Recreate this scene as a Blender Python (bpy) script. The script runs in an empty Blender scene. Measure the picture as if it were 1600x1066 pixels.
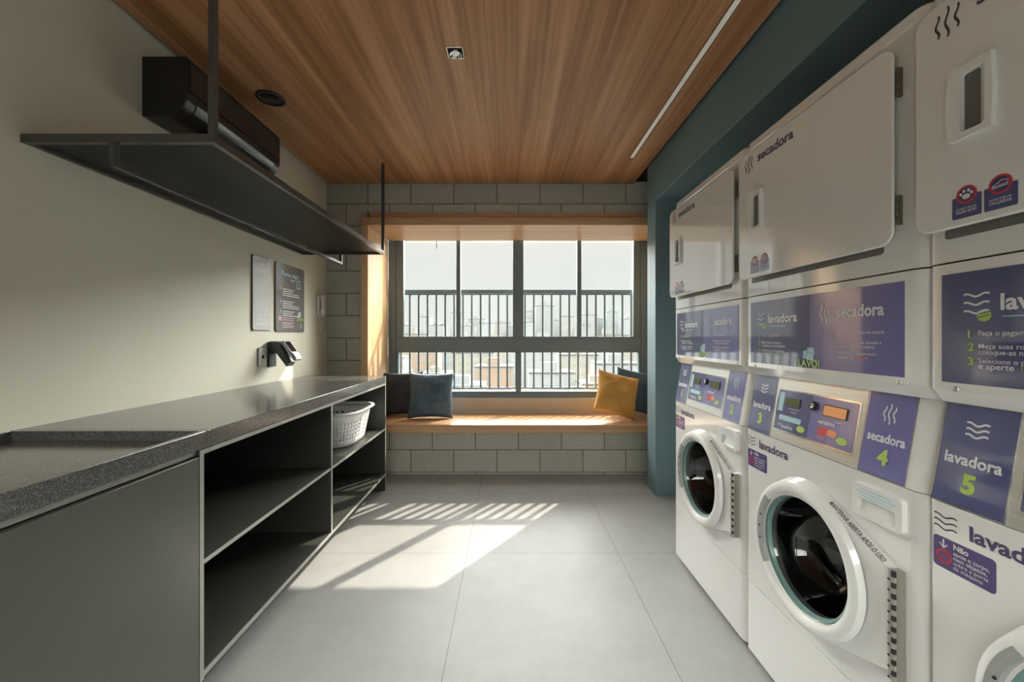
import bpy, bmesh, math, random
from mathutils import Vector, Matrix, noise
R = math.radians
random.seed(7)
scene = bpy.context.scene
COL = scene.collection

# ------------------------------------------------------------------ camera
cam = bpy.data.cameras.new('camera')
cam.sensor_width = 36.0
cam.lens = 14.0625
cam.shift_x = 3 / 1600
cam.shift_y = -5 / 1600
cam.clip_start = 0.02
cam.clip_end = 3000
camo = bpy.data.objects.new('camera', cam)
camo.location = (0, 0, 1.28)
camo.rotation_euler = (R(90), 0, 0)
COL.objects.link(camo)
scene.camera = camo
scene.view_settings.view_transform = 'Standard'
scene.view_settings.look = 'None'
scene.view_settings.gamma = 1
scene.view_settings.use_curve_mapping = False
scene.view_settings.exposure = 0.22

# ------------------------------------------------------------------ sky and sun
SKY_LOW, SKY_MID, SKY_TOP, SKY_BACK = 0.80, 42.0, 7.5, 13.0   # hazy horizon, glowing band of sky above it, zenith, sky away from the sun
world = bpy.data.worlds.new('sky')
scene.world = world
world.use_nodes = True
wn = world.node_tree.nodes
wl = world.node_tree.links
wn.clear()
tc = wn.new('ShaderNodeTexCoord')
sp = wn.new('ShaderNodeSeparateXYZ')
wl.new(tc.outputs['Generated'], sp.inputs[0])
mr = wn.new('ShaderNodeFloatCurve')
wl.new(sp.outputs['Z'], mr.inputs['Value'])
cv = mr.mapping.curves[0]
cv.points[0].location = (0.0, SKY_LOW / 80); cv.points[1].location = (1.0, SKY_TOP / 80)
for px_, py_ in ((0.237, SKY_LOW), (0.265, SKY_MID), (0.48, SKY_MID), (0.62, SKY_TOP)):
    cv.points.new(px_, py_ / 80)
for p_ in cv.points: p_.handle_type = 'VECTOR'
mr.mapping.update()
mu = wn.new('ShaderNodeMath'); mu.operation = 'MULTIPLY'; mu.inputs[1].default_value = 80.0
wl.new(mr.outputs[0], mu.inputs[0])
cr = wn.new('ShaderNodeValToRGB')
cr.color_ramp.elements[0].position = 0.0
cr.color_ramp.elements[0].color = (1.0, 1.02, 0.98, 1)
cr.color_ramp.elements[1].position = 0.4
cr.color_ramp.elements[1].color = (1.0, 0.985, 0.93, 1)
wl.new(sp.outputs['Z'], cr.inputs[0])
bg = wn.new('ShaderNodeBackground')
wl.new(cr.outputs['Color'], bg.inputs['Color'])
mb_ = wn.new('ShaderNodeMapRange')
mb_.inputs['From Min'].default_value = 0.15
mb_.inputs['From Max'].default_value = -0.25
wl.new(sp.outputs['Y'], mb_.inputs['Value'])
mz_ = wn.new('ShaderNodeMapRange')
mz_.inputs['From Min'].default_value = 0.26
mz_.inputs['From Max'].default_value = 0.34
mz_.inputs['To Min'].default_value = SKY_LOW
mz_.inputs['To Max'].default_value = SKY_BACK
wl.new(sp.outputs['Z'], mz_.inputs['Value'])
mxs = wn.new('ShaderNodeMix'); mxs.data_type = 'FLOAT'
wl.new(mb_.outputs['Result'], mxs.inputs[0]); wl.new(mu.outputs[0], mxs.inputs[2]); wl.new(mz_.outputs['Result'], mxs.inputs[3])
wl.new(mxs.outputs[0], bg.inputs['Strength'])
wo = wn.new('ShaderNodeOutputWorld')
wl.new(bg.outputs[0], wo.inputs[0])

sun = bpy.data.lights.new('sun', 'SUN')
sun.energy = 9.0
sun.angle = R(0.53)
sun.color = (1.0, 0.9, 0.76)
suno = bpy.data.objects.new('sun', sun)
suno.rotation_euler = Vector((-0.73, -1.0, -1.02)).to_track_quat('-Z', 'Y').to_euler()
suno.location = (6, 10, 10)
COL.objects.link(suno)

# ------------------------------------------------------------------ materials
def principled(name, color, rough=0.5, metal=0.0, coat=0.0, spec=0.5, emit=None, emit_s=0.0):
    m = bpy.data.materials.new(name)
    m.use_nodes = True
    b = m.node_tree.nodes['Principled BSDF']
    b.inputs['Base Color'].default_value = (*color, 1)
    b.inputs['Roughness'].default_value = rough
    b.inputs['Metallic'].default_value = metal
    b.inputs['Specular IOR Level'].default_value = spec
    b.inputs['Coat Weight'].default_value = coat
    b.inputs['Coat Roughness'].default_value = 0.05
    b.inputs['Coat IOR'].default_value = 1.75
    if emit:
        b.inputs['Emission Color'].default_value = (*emit, 1)
        b.inputs['Emission Strength'].default_value = emit_s
    return m

def nt(m):
    return m.node_tree.nodes, m.node_tree.links, m.node_tree.nodes['Principled BSDF']

def noise_mat(name, c0, c1, scale=(5, 5, 5), nscale=1.0, detail=5, rough=0.5, lo=0.3, hi=0.7, bump=0.0, bscale=None, **k):
    """principled material whose colour runs between c0 and c1 on stretched object-space noise"""
    m = principled(name, c0, rough, **k)
    n, l, b = nt(m)
    t = n.new('ShaderNodeTexCoord')
    mp = n.new('ShaderNodeMapping')
    mp.inputs['Scale'].default_value = scale
    l.new(t.outputs['Object'], mp.inputs['Vector'])
    nz = n.new('ShaderNodeTexNoise')
    nz.inputs['Scale'].default_value = nscale
    nz.inputs['Detail'].default_value = detail
    l.new(mp.outputs[0], nz.inputs['Vector'])
    r = n.new('ShaderNodeValToRGB')
    r.color_ramp.elements[0].position = lo
    r.color_ramp.elements[0].color = (*c0, 1)
    r.color_ramp.elements[1].position = hi
    r.color_ramp.elements[1].color = (*c1, 1)
    l.new(nz.outputs['Fac'], r.inputs[0])
    l.new(r.outputs[0], b.inputs['Base Color'])
    if bump:
        bp = n.new('ShaderNodeBump')
        bp.inputs['Strength'].default_value = bump
        bp.inputs['Distance'].default_value = 0.002
        if bscale:
            nb = n.new('ShaderNodeTexNoise')
            nb.inputs['Scale'].default_value = bscale
            nb.inputs['Detail'].default_value = 4
            l.new(t.outputs['Object'], nb.inputs['Vector'])
            l.new(nb.outputs['Fac'], bp.inputs['Height'])
        else:
            l.new(nz.outputs['Fac'], bp.inputs['Height'])
        l.new(bp.outputs[0], b.inputs['Normal'])
    return m

def wood_mat(name, dark, mid, light, rough=0.35, sx=9.0, sy=0.35, sz=9.0, fine=7.0, figure=1.0, wander=0.5):
    """straight grained veneer: long stretched figure with fine pores over it"""
    m = principled(name, mid, rough, spec=0.4)
    n, l, b = nt(m)
    t = n.new('ShaderNodeTexCoord')
    mp = n.new('ShaderNodeMapping')
    mp.inputs['Scale'].default_value = (sx, sy, sz)
    l.new(t.outputs['Object'], mp.inputs['Vector'])
    n1 = n.new('ShaderNodeTexNoise')
    n1.inputs['Scale'].default_value = 1.0 * figure
    n1.inputs['Detail'].default_value = 6
    n1.inputs['Roughness'].default_value = 0.62
    n1.inputs['Distortion'].default_value = wander
    l.new(mp.outputs[0], n1.inputs['Vector'])
    mp2 = n.new('ShaderNodeMapping')
    mp2.inputs['Scale'].default_value = (sx * fine, sy * 2.4, sz * fine)
    l.new(t.outputs['Object'], mp2.inputs['Vector'])
    n2 = n.new('ShaderNodeTexNoise')
    n2.inputs['Scale'].default_value = 1.0
    n2.inputs['Detail'].default_value = 3
    l.new(mp2.outputs[0], n2.inputs['Vector'])
    mx = n.new('ShaderNodeMix')
    mx.data_type = 'FLOAT'
    mx.inputs[0].default_value = 0.33
    l.new(n1.outputs['Fac'], mx.inputs[2])
    l.new(n2.outputs['Fac'], mx.inputs[3])
    r = n.new('ShaderNodeValToRGB')
    e = r.color_ramp.elements
    e[0].position = 0.36; e[0].color = (*dark, 1)
    e[1].position = 0.64; e[1].color = (*light, 1)
    k = e.new(0.5); k.color = (*mid, 1)
    l.new(mx.outputs[0], r.inputs[0])
    l.new(r.outputs[0], b.inputs['Base Color'])
    return m

def block_mat():
    m = principled('concrete_block', (0.3, 0.29, 0.25), 0.9, spec=0.2)
    n, l, b = nt(m)
    t = n.new('ShaderNodeTexCoord')
    s = n.new('ShaderNodeSeparateXYZ')
    l.new(t.outputs['Object'], s.inputs[0])
    ax = n.new('ShaderNodeMath'); ax.operation = 'ADD'; ax.inputs[1].default_value = 1.538 + 0.404 * 20
    l.new(s.outputs['X'], ax.inputs[0])
    az = n.new('ShaderNodeMath'); az.operation = 'ADD'; az.inputs[1].default_value = -0.018 + 0.21 * 20
    l.new(s.outputs['Z'], az.inputs[0])
    c = n.new('ShaderNodeCombineXYZ')
    l.new(ax.outputs[0], c.inputs['X']); l.new(az.outputs[0], c.inputs['Y'])
    br = n.new('ShaderNodeTexBrick')
    br.offset = 0.5
    br.inputs['Scale'].default_value = 1.0
    br.inputs['Brick Width'].default_value = 0.404
    br.inputs['Row Height'].default_value = 0.21
    br.inputs['Mortar Size'].default_value = 0.0055
    br.inputs['Mortar Smooth'].default_value = 0.25
    br.inputs['Color1'].default_value = (0.44, 0.425, 0.36, 1)
    br.inputs['Color2'].default_value = (0.51, 0.495, 0.42, 1)
    br.inputs['Mortar'].default_value = (0.21, 0.2, 0.165, 1)
    l.new(c.outputs[0], br.inputs['Vector'])
    nz = n.new('ShaderNodeTexNoise')
    nz.inputs['Scale'].default_value = 60
    nz.inputs['Detail'].default_value = 5
    l.new(t.outputs['Object'], nz.inputs['Vector'])
    mm = n.new('ShaderNodeMix'); mm.data_type = 'RGBA'; mm.blend_type = 'MULTIPLY'
    mm.inputs[0].default_value = 0.35
    l.new(br.outputs['Color'], mm.inputs[6])
    l.new(nz.outputs['Fac'], mm.inputs[7])
    l.new(mm.outputs[2], b.inputs['Base Color'])
    hm = n.new('ShaderNodeMath'); hm.operation = 'MULTIPLY_ADD'
    hm.inputs[1].default_value = -1.0
    l.new(br.outputs['Fac'], hm.inputs[0])
    ns = n.new('ShaderNodeMath'); ns.operation = 'MULTIPLY'; ns.inputs[1].default_value = 0.25
    l.new(nz.outputs['Fac'], ns.inputs[0])
    l.new(ns.outputs[0], hm.inputs[2])
    bp = n.new('ShaderNodeBump')
    bp.inputs['Strength'].default_value = 0.7
    bp.inputs['Distance'].default_value = 0.006
    l.new(hm.outputs[0], bp.inputs['Height'])
    l.new(bp.outputs[0], b.inputs['Normal'])
    return m

def tile_mat():
    m = principled('porcelain_tile', (0.4, 0.4, 0.38), 0.5, spec=0.35)
    n, l, b = nt(m)
    t = n.new('ShaderNodeTexCoord')
    mp = n.new('ShaderNodeMapping')
    mp.inputs['Location'].default_value = (0.255 + 0.895 * 10, -2.375 + 0.897 * 10, 0)
    l.new(t.outputs['Object'], mp.inputs['Vector'])
    br = n.new('ShaderNodeTexBrick')
    br.offset = 0.0
    br.inputs['Scale'].default_value = 1.0
    br.inputs['Brick Width'].default_value = 0.895
    br.inputs['Row Height'].default_value = 0.897
    br.inputs['Mortar Size'].default_value = 0.0016
    br.inputs['Mortar Smooth'].default_value = 0.1
    br.inputs['Color1'].default_value = (0.285, 0.282, 0.274, 1)
    br.inputs['Color2'].default_value = (0.295, 0.292, 0.284, 1)
    br.inputs['Mortar'].default_value = (0.13, 0.125, 0.115, 1)
    l.new(mp.outputs[0], br.inputs['Vector'])
    nz = n.new('ShaderNodeTexNoise')
    nz.inputs['Scale'].default_value = 3.0
    nz.inputs['Detail'].default_value = 9
    nz.inputs['Roughness'].default_value = 0.72
    l.new(t.outputs['Object'], nz.inputs['Vector'])
    r = n.new('ShaderNodeValToRGB')
    r.color_ramp.elements[0].position = 0.35; r.color_ramp.elements[0].color = (0.86, 0.86, 0.86, 1)
    r.color_ramp.elements[1].position = 0.65; r.color_ramp.elements[1].color = (1, 1, 1, 1)
    l.new(nz.outputs['Fac'], r.inputs[0])
    mm = n.new('ShaderNodeMix'); mm.data_type = 'RGBA'; mm.blend_type = 'MULTIPLY'
    mm.inputs[0].default_value = 1.0
    l.new(br.outputs['Color'], mm.inputs[6]); l.new(r.outputs[0], mm.inputs[7])
    l.new(mm.outputs[2], b.inputs['Base Color'])
    return m

def granite_mat():
    m = principled('dark_granite', (0.07, 0.07, 0.065), 0.17, spec=0.6)
    n, l, b = nt(m)
    t = n.new('ShaderNodeTexCoord')
    v = n.new('ShaderNodeTexVoronoi')
    v.inputs['Scale'].default_value = 420
    l.new(t.outputs['Object'], v.inputs['Vector'])
    sc = n.new('ShaderNodeSeparateColor')
    l.new(v.outputs['Color'], sc.inputs[0])
    r = n.new('ShaderNodeValToRGB')
    e = r.color_ramp.elements
    e[0].position = 0.0; e[0].color = (0.05, 0.05, 0.048, 1)
    e[1].position = 1.0; e[1].color = (0.20, 0.195, 0.185, 1)
    k = e.new(0.55); k.color = (0.088, 0.086, 0.08, 1)
    k = e.new(0.85); k.color = (0.13, 0.127, 0.12, 1)
    l.new(sc.outputs[0], r.inputs[0])
    l.new(r.outputs[0], b.inputs['Base Color'])
    return m

def glass_mat(name, tint, gloss=1.0, rough=0.0, ior=1.5):
    """thin pane: see-through plus a Fresnel reflection"""
    m = bpy.data.materials.new(name)
    m.use_nodes = True
    n = m.node_tree.nodes; l = m.node_tree.links
    n.clear()
    tr = n.new('ShaderNodeBsdfTransparent'); tr.inputs[0].default_value = (*tint, 1)
    gl = n.new('ShaderNodeBsdfGlossy'); gl.inputs['Roughness'].default_value = rough
    gl.inputs['Color'].default_value = (gloss, gloss, gloss, 1)
    fr = n.new('ShaderNodeFresnel'); fr.inputs['IOR'].default_value = ior
    ge = n.new('ShaderNodeNewGeometry')
    iv = n.new('ShaderNodeMix'); iv.data_type = 'FLOAT'      # same reflectance on both sides of the thin sheet
    iv.inputs[2].default_value = ior; iv.inputs[3].default_value = 1 / ior
    l.new(ge.outputs['Backfacing'], iv.inputs[0]); l.new(iv.outputs[0], fr.inputs['IOR'])
    mx = n.new('ShaderNodeMixShader')
    l.new(fr.outputs[0], mx.inputs[0]); l.new(tr.outputs[0], mx.inputs[1]); l.new(gl.outputs[0], mx.inputs[2])
    o = n.new('ShaderNodeOutputMaterial')
    l.new(mx.outputs[0], o.inputs[0])
    return m

def perforated_mat():
    """black powder coated sheet with a regular field of small round holes"""
    m = principled('perforated_sheet', (0.014, 0.015, 0.0135), 0.45)
    n, l, b = nt(m)
    t = n.new('ShaderNodeTexCoord')
    s = n.new('ShaderNodeSeparateXYZ'); l.new(t.outputs['Object'], s.inputs[0])
    d = []
    for ax in ('X', 'Y'):
        a = n.new('ShaderNodeMath'); a.operation = 'PINGPONG'; a.inputs[1].default_value = 0.005
        l.new(s.outputs[ax], a.inputs[0]); d.append(a)
    c = n.new('ShaderNodeCombineXYZ')
    l.new(d[0].outputs[0], c.inputs[0]); l.new(d[1].outputs[0], c.inputs[1])
    ln = n.new('ShaderNodeVectorMath'); ln.operation = 'LENGTH'
    l.new(c.outputs[0], ln.inputs[0])
    lt = n.new('ShaderNodeMath'); lt.operation = 'GREATER_THAN'; lt.inputs[1].default_value = 0.0031
    l.new(ln.outputs['Value'], lt.inputs[0])
    l.new(lt.outputs[0], b.inputs['Alpha'])
    return m

M = {}
M['paint'] = noise_mat('cream_wall_paint', (0.64, 0.61, 0.50), (0.67, 0.64, 0.53), (2, 2, 2), rough=0.6, bump=0.05, bscale=250)
M['teal'] = noise_mat('teal_wall_paint', (0.115, 0.185, 0.21), (0.125, 0.20, 0.225), (3, 3, 3), rough=0.55, bump=0.05, bscale=250)
M['block'] = block_mat()
M['tile'] = tile_mat()
M['ceiling'] = wood_mat('ceiling_wood_veneer', (0.26, 0.115, 0.045), (0.42, 0.205, 0.092), (0.56, 0.31, 0.165), 0.42, sx=7.0, sy=0.30, fine=8.0, wander=0.9)
M['oak'] = wood_mat('bench_wood_veneer', (0.44, 0.245, 0.125), (0.53, 0.315, 0.17), (0.60, 0.375, 0.22), 0.38, sx=0.5, sy=14, sz=14)
M['oak_up'] = wood_mat('jamb_wood_veneer', (0.52, 0.31, 0.15), (0.61, 0.385, 0.205), (0.68, 0.45, 0.26), 0.38, sx=14, sy=14, sz=0.5)
M['void'] = principled('dark_gap', (0.012, 0.011, 0.010), 0.9)
M['granite'] = granite_mat()
M['lam_shaded'] = noise_mat('shaded_green_grey_laminate', (0.034, 0.036, 0.030), (0.039, 0.041, 0.034), (6, 6, 6), rough=0.38, spec=0.5)  # cabinet inside: door laminate darkened, its shade painted into the colour
M['lam_lit'] = noise_mat('lit_green_grey_laminate', (0.070, 0.070, 0.058), (0.077, 0.077, 0.064), (6, 6, 6), rough=0.33, spec=0.55)  # same laminate, painted lighter for the lit door fronts
M['edge_sheen'] = principled('painted_edge_sheen', (0.26, 0.26, 0.235), 0.35)  # painted sheen: same laminate, paler where front edges catch light
M['alu'] = principled('grey_aluminium_profile', (0.30, 0.30, 0.28), 0.4, metal=0.6)
M['black'] = noise_mat('black_powder_coat', (0.045, 0.046, 0.042), (0.054, 0.055, 0.050), (60, 60, 60), rough=0.26, spec=0.8)
M['perf'] = perforated_mat()
M['acblack'] = principled('black_plastic', (0.010, 0.009, 0.010), 0.3)
M['acdark'] = principled('black_gloss_plastic', (0.012, 0.011, 0.012), 0.16)
M['upstand'] = principled('pale_beige_panel', (0.55, 0.47, 0.38), 0.6)
M['frame'] = noise_mat('graphite_window_metal', (0.145, 0.19, 0.212), (0.155, 0.203, 0.226), (20, 20, 20), rough=0.4)
M['pane'] = glass_mat('window_glass', (0.97, 0.985, 0.98))
M['rail'] = principled('railing_paint', (0.06, 0.072, 0.074), 0.5)
M['white'] = principled('white_enamel', (0.72, 0.715, 0.695), 0.16, coat=1.0)
M['white2'] = principled('white_door_plastic', (0.72, 0.72, 0.70), 0.22, coat=0.3)
M['whitedull'] = principled('white_plastic', (0.68, 0.67, 0.64), 0.4)
M['greyplastic'] = principled('grey_plastic', (0.30, 0.31, 0.30), 0.35)
M['teal_gasket'] = principled('teal_gasket', (0.16, 0.27, 0.25), 0.3)
M['steel'] = noise_mat('brushed_steel', (0.60, 0.59, 0.55), (0.68, 0.67, 0.63), (4, 4, 160), rough=0.28, metal=0.75)
M['chrome'] = principled('chrome', (0.75, 0.74, 0.72), 0.12, metal=1.0)
M['hinge'] = principled('hinge_steel', (0.45, 0.43, 0.38), 0.3, metal=0.9)
M['shade_grey'] = principled('painted_shade_grey', (0.13, 0.13, 0.12), 0.4)  # shade colour for the dryer door gap and handle scoop
M['hinge_dark'] = principled('dark_hinge_steel', (0.19, 0.175, 0.14), 0.35, metal=0.7)
M['darkhole'] = principled('black_rubber', (0.012, 0.012, 0.012), 0.6)
M['drum'] = principled('dark_drum_steel', (0.10, 0.105, 0.105), 0.25, metal=0.8)
M['doorglass'] = glass_mat('door_glass', (0.36, 0.38, 0.37), rough=0.02, ior=1.55)
M['navy'] = principled('navy_print', (0.045, 0.052, 0.155), 0.3, coat=0.9)
M['violet'] = principled('violet_print', (0.125, 0.125, 0.33), 0.3, coat=0.9)
M['indigo'] = principled('indigo_print', (0.058, 0.066, 0.185), 0.3, coat=0.9)
M['purple'] = principled('purple_print', (0.075, 0.045, 0.17), 0.3, coat=0.3)
M['inkwhite'] = principled('white_ink', (0.66, 0.65, 0.68), 0.4)
M['inknavy'] = principled('navy_ink', (0.07, 0.06, 0.13), 0.4)
M['inkgrey'] = principled('charcoal_ink', (0.055, 0.052, 0.055), 0.4)
M['inkgreen'] = principled('lime_ink', (0.36, 0.52, 0.09), 0.4)
M['inkcyan'] = principled('pale_cyan_ink', (0.36, 0.56, 0.62), 0.4)
M['inkred'] = principled('red_ink', (0.50, 0.035, 0.045), 0.4)
M['inkorange'] = principled('orange_ink', (0.72, 0.25, 0.09), 0.4)
M['inkpink'] = principled('pink_ink', (0.55, 0.32, 0.38), 0.4)
M['lcd'] = principled('olive_display', (0.05, 0.05, 0.02), 0.2, emit=(0.10, 0.11, 0.02), emit_s=0.3)
M['lcdorange'] = principled('orange_display', (0.45, 0.2, 0.09), 0.25, emit=(0.9, 0.36, 0.12), emit_s=0.25)
M['sign_grey'] = principled('silver_grey_acrylic', (0.62, 0.62, 0.585), 0.14, coat=0.4)
M['sign_dark'] = principled('graphite_acrylic', (0.19, 0.19, 0.172), 0.14, coat=0.4)
M['sign_edge'] = principled('dark_sign_edge', (0.05, 0.05, 0.045), 0.4)
M['plateedge'] = principled('dark_plate_rim', (0.06, 0.06, 0.06), 0.4)
M['terminal'] = principled('charcoal_plastic', (0.045, 0.047, 0.045), 0.4)
M['screen'] = principled('dark_screen', (0.006, 0.006, 0.006), 0.08)
M['diffuser'] = principled('opal_diffuser', (0.82, 0.80, 0.72), 0.5, emit=(1, 0.95, 0.85), emit_s=0.10)
M['basket'] = principled('white_basket_plastic', (0.80, 0.80, 0.78), 0.35)
M['yellowfab'] = noise_mat('mustard_fabric', (0.52, 0.26, 0.055), (0.62, 0.33, 0.085), (260, 260, 260), rough=0.85, bump=0.3)
M['bluefab'] = noise_mat('slate_blue_fabric', (0.058, 0.105, 0.15), (0.075, 0.13, 0.18), (260, 260, 260), rough=0.6, bump=0.3)
M['bluefab2'] = noise_mat('navy_fabric', (0.055, 0.095, 0.135), (0.07, 0.115, 0.16), (260, 260, 260), rough=0.8, bump=0.3)
M['charfab'] = noise_mat('charcoal_fabric', (0.034, 0.042, 0.056), (0.044, 0.054, 0.07), (260, 260, 260), rough=0.75, bump=0.3)

# ------------------------------------------------------------------ mesh builder
class MB:
    """collects shapes and links them as ONE mesh object"""
    def __init__(self):
        self.v = []; self.f = []; self.fm = []; self.mats = []; self.cur = 0
    def mat(self, m):
        if m not in self.mats: self.mats.append(m)
        self.cur = self.mats.index(m)
        return self
    def add(self, vs, fs):
        o = len(self.v)
        self.v += [Vector(p) for p in vs]
        for f in fs:
            self.f.append([i + o for i in f]); self.fm.append(self.cur)
        return self
    def box(self, x0, x1, y0, y1, z0, z1):
        x0, x1 = min(x0, x1), max(x0, x1); y0, y1 = min(y0, y1), max(y0, y1); z0, z1 = min(z0, z1), max(z0, z1)
        vs = [(x, y, z) for x in (x0, x1) for y in (y0, y1) for z in (z0, z1)]
        return self.add(vs, [(0, 1, 3, 2), (4, 6, 7, 5), (0, 4, 5, 1), (2, 3, 7, 6), (0, 2, 6, 4), (1, 5, 7, 3)])
    def prism(self, poly, origin, a, b, n, h):
        """2-D polygon (counter-clockwise in a,b; a x b = n) pushed along n by h, starting at origin"""
        o, a, b, n = Vector(origin), Vector(a), Vector(b), Vector(n)
        k = len(poly)
        lo = [o + a * p[0] + b * p[1] for p in poly]
        hi = [p + n * h for p in lo]
        fs = [tuple(range(k - 1, -1, -1)), tuple(range(k, 2 * k))]
        for i in range(k):
            j = (i + 1) % k
            fs.append((i, j, k + j, k + i))
        return self.add(lo + hi, fs)
    def tube(self, pts, r, seg=10, closed=False, caps=True):
        pts = [Vector(p) for p in pts]
        n = len(pts)
        rs = r if isinstance(r, (list, tuple)) else [r] * n
        rings = []
        prev = None
        for i, p in enumerate(pts):
            if closed: t = pts[(i + 1) % n] - pts[i - 1]
            else: t = pts[min(i + 1, n - 1)] - pts[max(i - 1, 0)]
            t.normalize()
            if prev is None:
                ref = Vector((0, 0, 1)) if abs(t.z) < 0.9 else Vector((1, 0, 0))
                u = t.cross(ref).normalized()
            else:
                u = (prev - t * prev.dot(t)).normalized()
            prev = u
            w = t.cross(u)
            rings.append([p + (u * math.cos(2 * math.pi * k / seg) + w * math.sin(2 * math.pi * k / seg)) * rs[i] for k in range(seg)])
        vs = [q for ring in rings for q in ring]
        fs = []
        for i in range(n if closed else n - 1):
            a = i * seg; b = ((i + 1) % n) * seg
            for k in range(seg):
                k2 = (k + 1) % seg
                fs.append((a + k, b + k, b + k2, a + k2)[::-1])
        if caps and not closed:
            fs.append(tuple(range(seg))); fs.append(tuple(range((n - 1) * seg, n * seg))[::-1])
        return self.add(vs, fs)
    def lathe(self, prof, c, ax, u, w, seg=48, a0=0.0, a1=None, close_prof=False):
        """profile of (radius, height along ax) turned round ax through c; u, w span the circle"""
        c, ax, u, w = Vector(c), Vector(ax), Vector(u), Vector(w)
        full = a1 is None
        if full: a1 = 2 * math.pi
        m = seg if full else seg + 1
        vs = []
        for k in range(m):
            t = a0 + (a1 - a0) * k / seg
            d = u * math.cos(t) + w * math.sin(t)
            for (r, h) in prof: vs.append(c + d * r + ax * h)
        p = len(prof); fs = []
        for k in range(seg):
            k2 = (k + 1) % m
            for i in range(p if close_prof else p - 1):
                j = (i + 1) % p
                fs.append((k * p + i, k2 * p + i, k2 * p + j, k * p + j))
        return self.add(vs, fs)
    def mesh(self, me, mtx):
        o = len(self.v)
        self.v += [mtx @ v.co for v in me.vertices]
        for p in me.polygons:
            self.f.append([i + o for i in p.vertices]); self.fm.append(self.cur)
        return self
    def build(self, name, parent=None, base=None, bevel=0.0, seg=2, smooth=35, offset=None, solid=0.0):
        off = Vector(offset) if offset is not None else (Vector(parent['_loc']) if parent is not None and '_loc' in parent else Vector((0, 0, 0)))
        me = bpy.data.meshes.new(name)
        me.from_pydata([tuple(p - off) for p in self.v], [], self.f)
        for m in self.mats: me.materials.append(m)
        for i, p in enumerate(me.polygons):
            p.material_index = self.fm[i]
        bm = bmesh.new(); bm.from_mesh(me)
        bmesh.ops.recalc_face_normals(bm, faces=bm.faces)
        bm.to_mesh(me); bm.free()
        if smooth:
            me.polygons.foreach_set('use_smooth', [True] * len(me.polygons))
            me.set_sharp_from_angle(angle=R(smooth))
        o = bpy.data.objects.new(name, me)
        COL.objects.link(o)
        if parent is not None: o.parent = parent
        elif offset is not None: o.location = off
        if solid:
            s = o.modifiers.new('solidify', 'SOLIDIFY'); s.thickness = solid; s.offset = 0
        if bevel:
            b = o.modifiers.new('bevel', 'BEVEL'); b.width = bevel; b.segments = seg; b.limit_method = 'ANGLE'; b.angle_limit = R(40)
            b.harden_normals = False
        return o

def rrect(x0, x1, y0, y1, r, seg=6, corners=(1, 1, 1, 1)):
    """rounded rectangle, counter-clockwise from bottom-left; corners = bl, br, tr, tl"""
    pts = []
    for (cx, cy, a, on, px, py) in ((x0 + r, y0 + r, 180, corners[0], x0, y0), (x1 - r, y0 + r, 270, corners[1], x1, y0),
                                    (x1 - r, y1 - r, 0, corners[2], x1, y1), (x0 + r, y1 - r, 90, corners[3], x0, y1)):
        if not on or r <= 0: pts.append((px, py)); continue
        for k in range(seg + 1):
            t = R(a + 90 * k / seg)
            pts.append((cx + r * math.cos(t), cy + r * math.sin(t)))
    return pts

def circle(cx, cy, r, n=24):
    return [(cx + r * math.cos(2 * math.pi * k / n), cy + r * math.sin(2 * math.pi * k / n)) for k in range(n)]

def tag(o, label, cat=None, group=None, kind=None):
    o['label'] = label
    if cat: o['category'] = cat
    if group: o['group'] = group
    if kind: o['kind'] = kind
    return o

def empty(name, loc, label, cat, group=None):
    o = bpy.data.objects.new(name, None)
    o.empty_display_size = 0.1
    o.location = loc
    o['_loc'] = loc
    COL.objects.link(o)
    tag(o, label, cat, group)
    return o

def struct(o, label=None):
    o['kind'] = 'structure'
    if label: o['label'] = label
    return o

def kids(o):
    return [c for c in bpy.data.objects if c.parent == o]

def copy_tree(o, parent=None):
    c = o.copy(); COL.objects.link(c); c.parent = parent
    for ch in kids(o): copy_tree(ch, c)
    return c

_tcache = {}
def text_mesh(s, bold):
    key = (s, bold)
    if key not in _tcache:
        cu = bpy.data.curves.new('lettering', 'FONT')
        cu.body = s; cu.size = 1.0; cu.offset = bold; cu.extrude = 0.0; cu.resolution_u = 3
        ob = bpy.data.objects.new('lettering', cu)
        me = bpy.data.meshes.new_from_object(ob)
        bpy.data.objects.remove(ob); bpy.data.curves.remove(cu)
        _tcache[key] = me
    return _tcache[key]

def put_text(mb, s, origin, right, up, h=None, w=None, bold=0.0, center=False, lift=0.0004):
    """lettering lying on a plane: origin = left end of the base line; h = ascender height, w = total width"""
    me = text_mesh(s, bold)
    xs = [v.co.x for v in me.vertices]; ys = [v.co.y for v in me.vertices]
    x0, x1, y1 = min(xs), max(xs), max(ys)
    a = (w / (x1 - x0)) if w else h / y1
    b = (h / y1) if h else a
    right, up = Vector(right), Vector(up)
    n = right.cross(up)
    o = Vector(origin) + n * lift - right * (x0 * a)
    if center: o -= right * (a * (x1 - x0) / 2)
    mtx = Matrix(((right.x * a, up.x * b, n.x, o.x), (right.y * a, up.y * b, n.y, o.y), (right.z * a, up.z * b, n.z, o.z), (0, 0, 0, 1)))
    mb.mesh(me, mtx)

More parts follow.
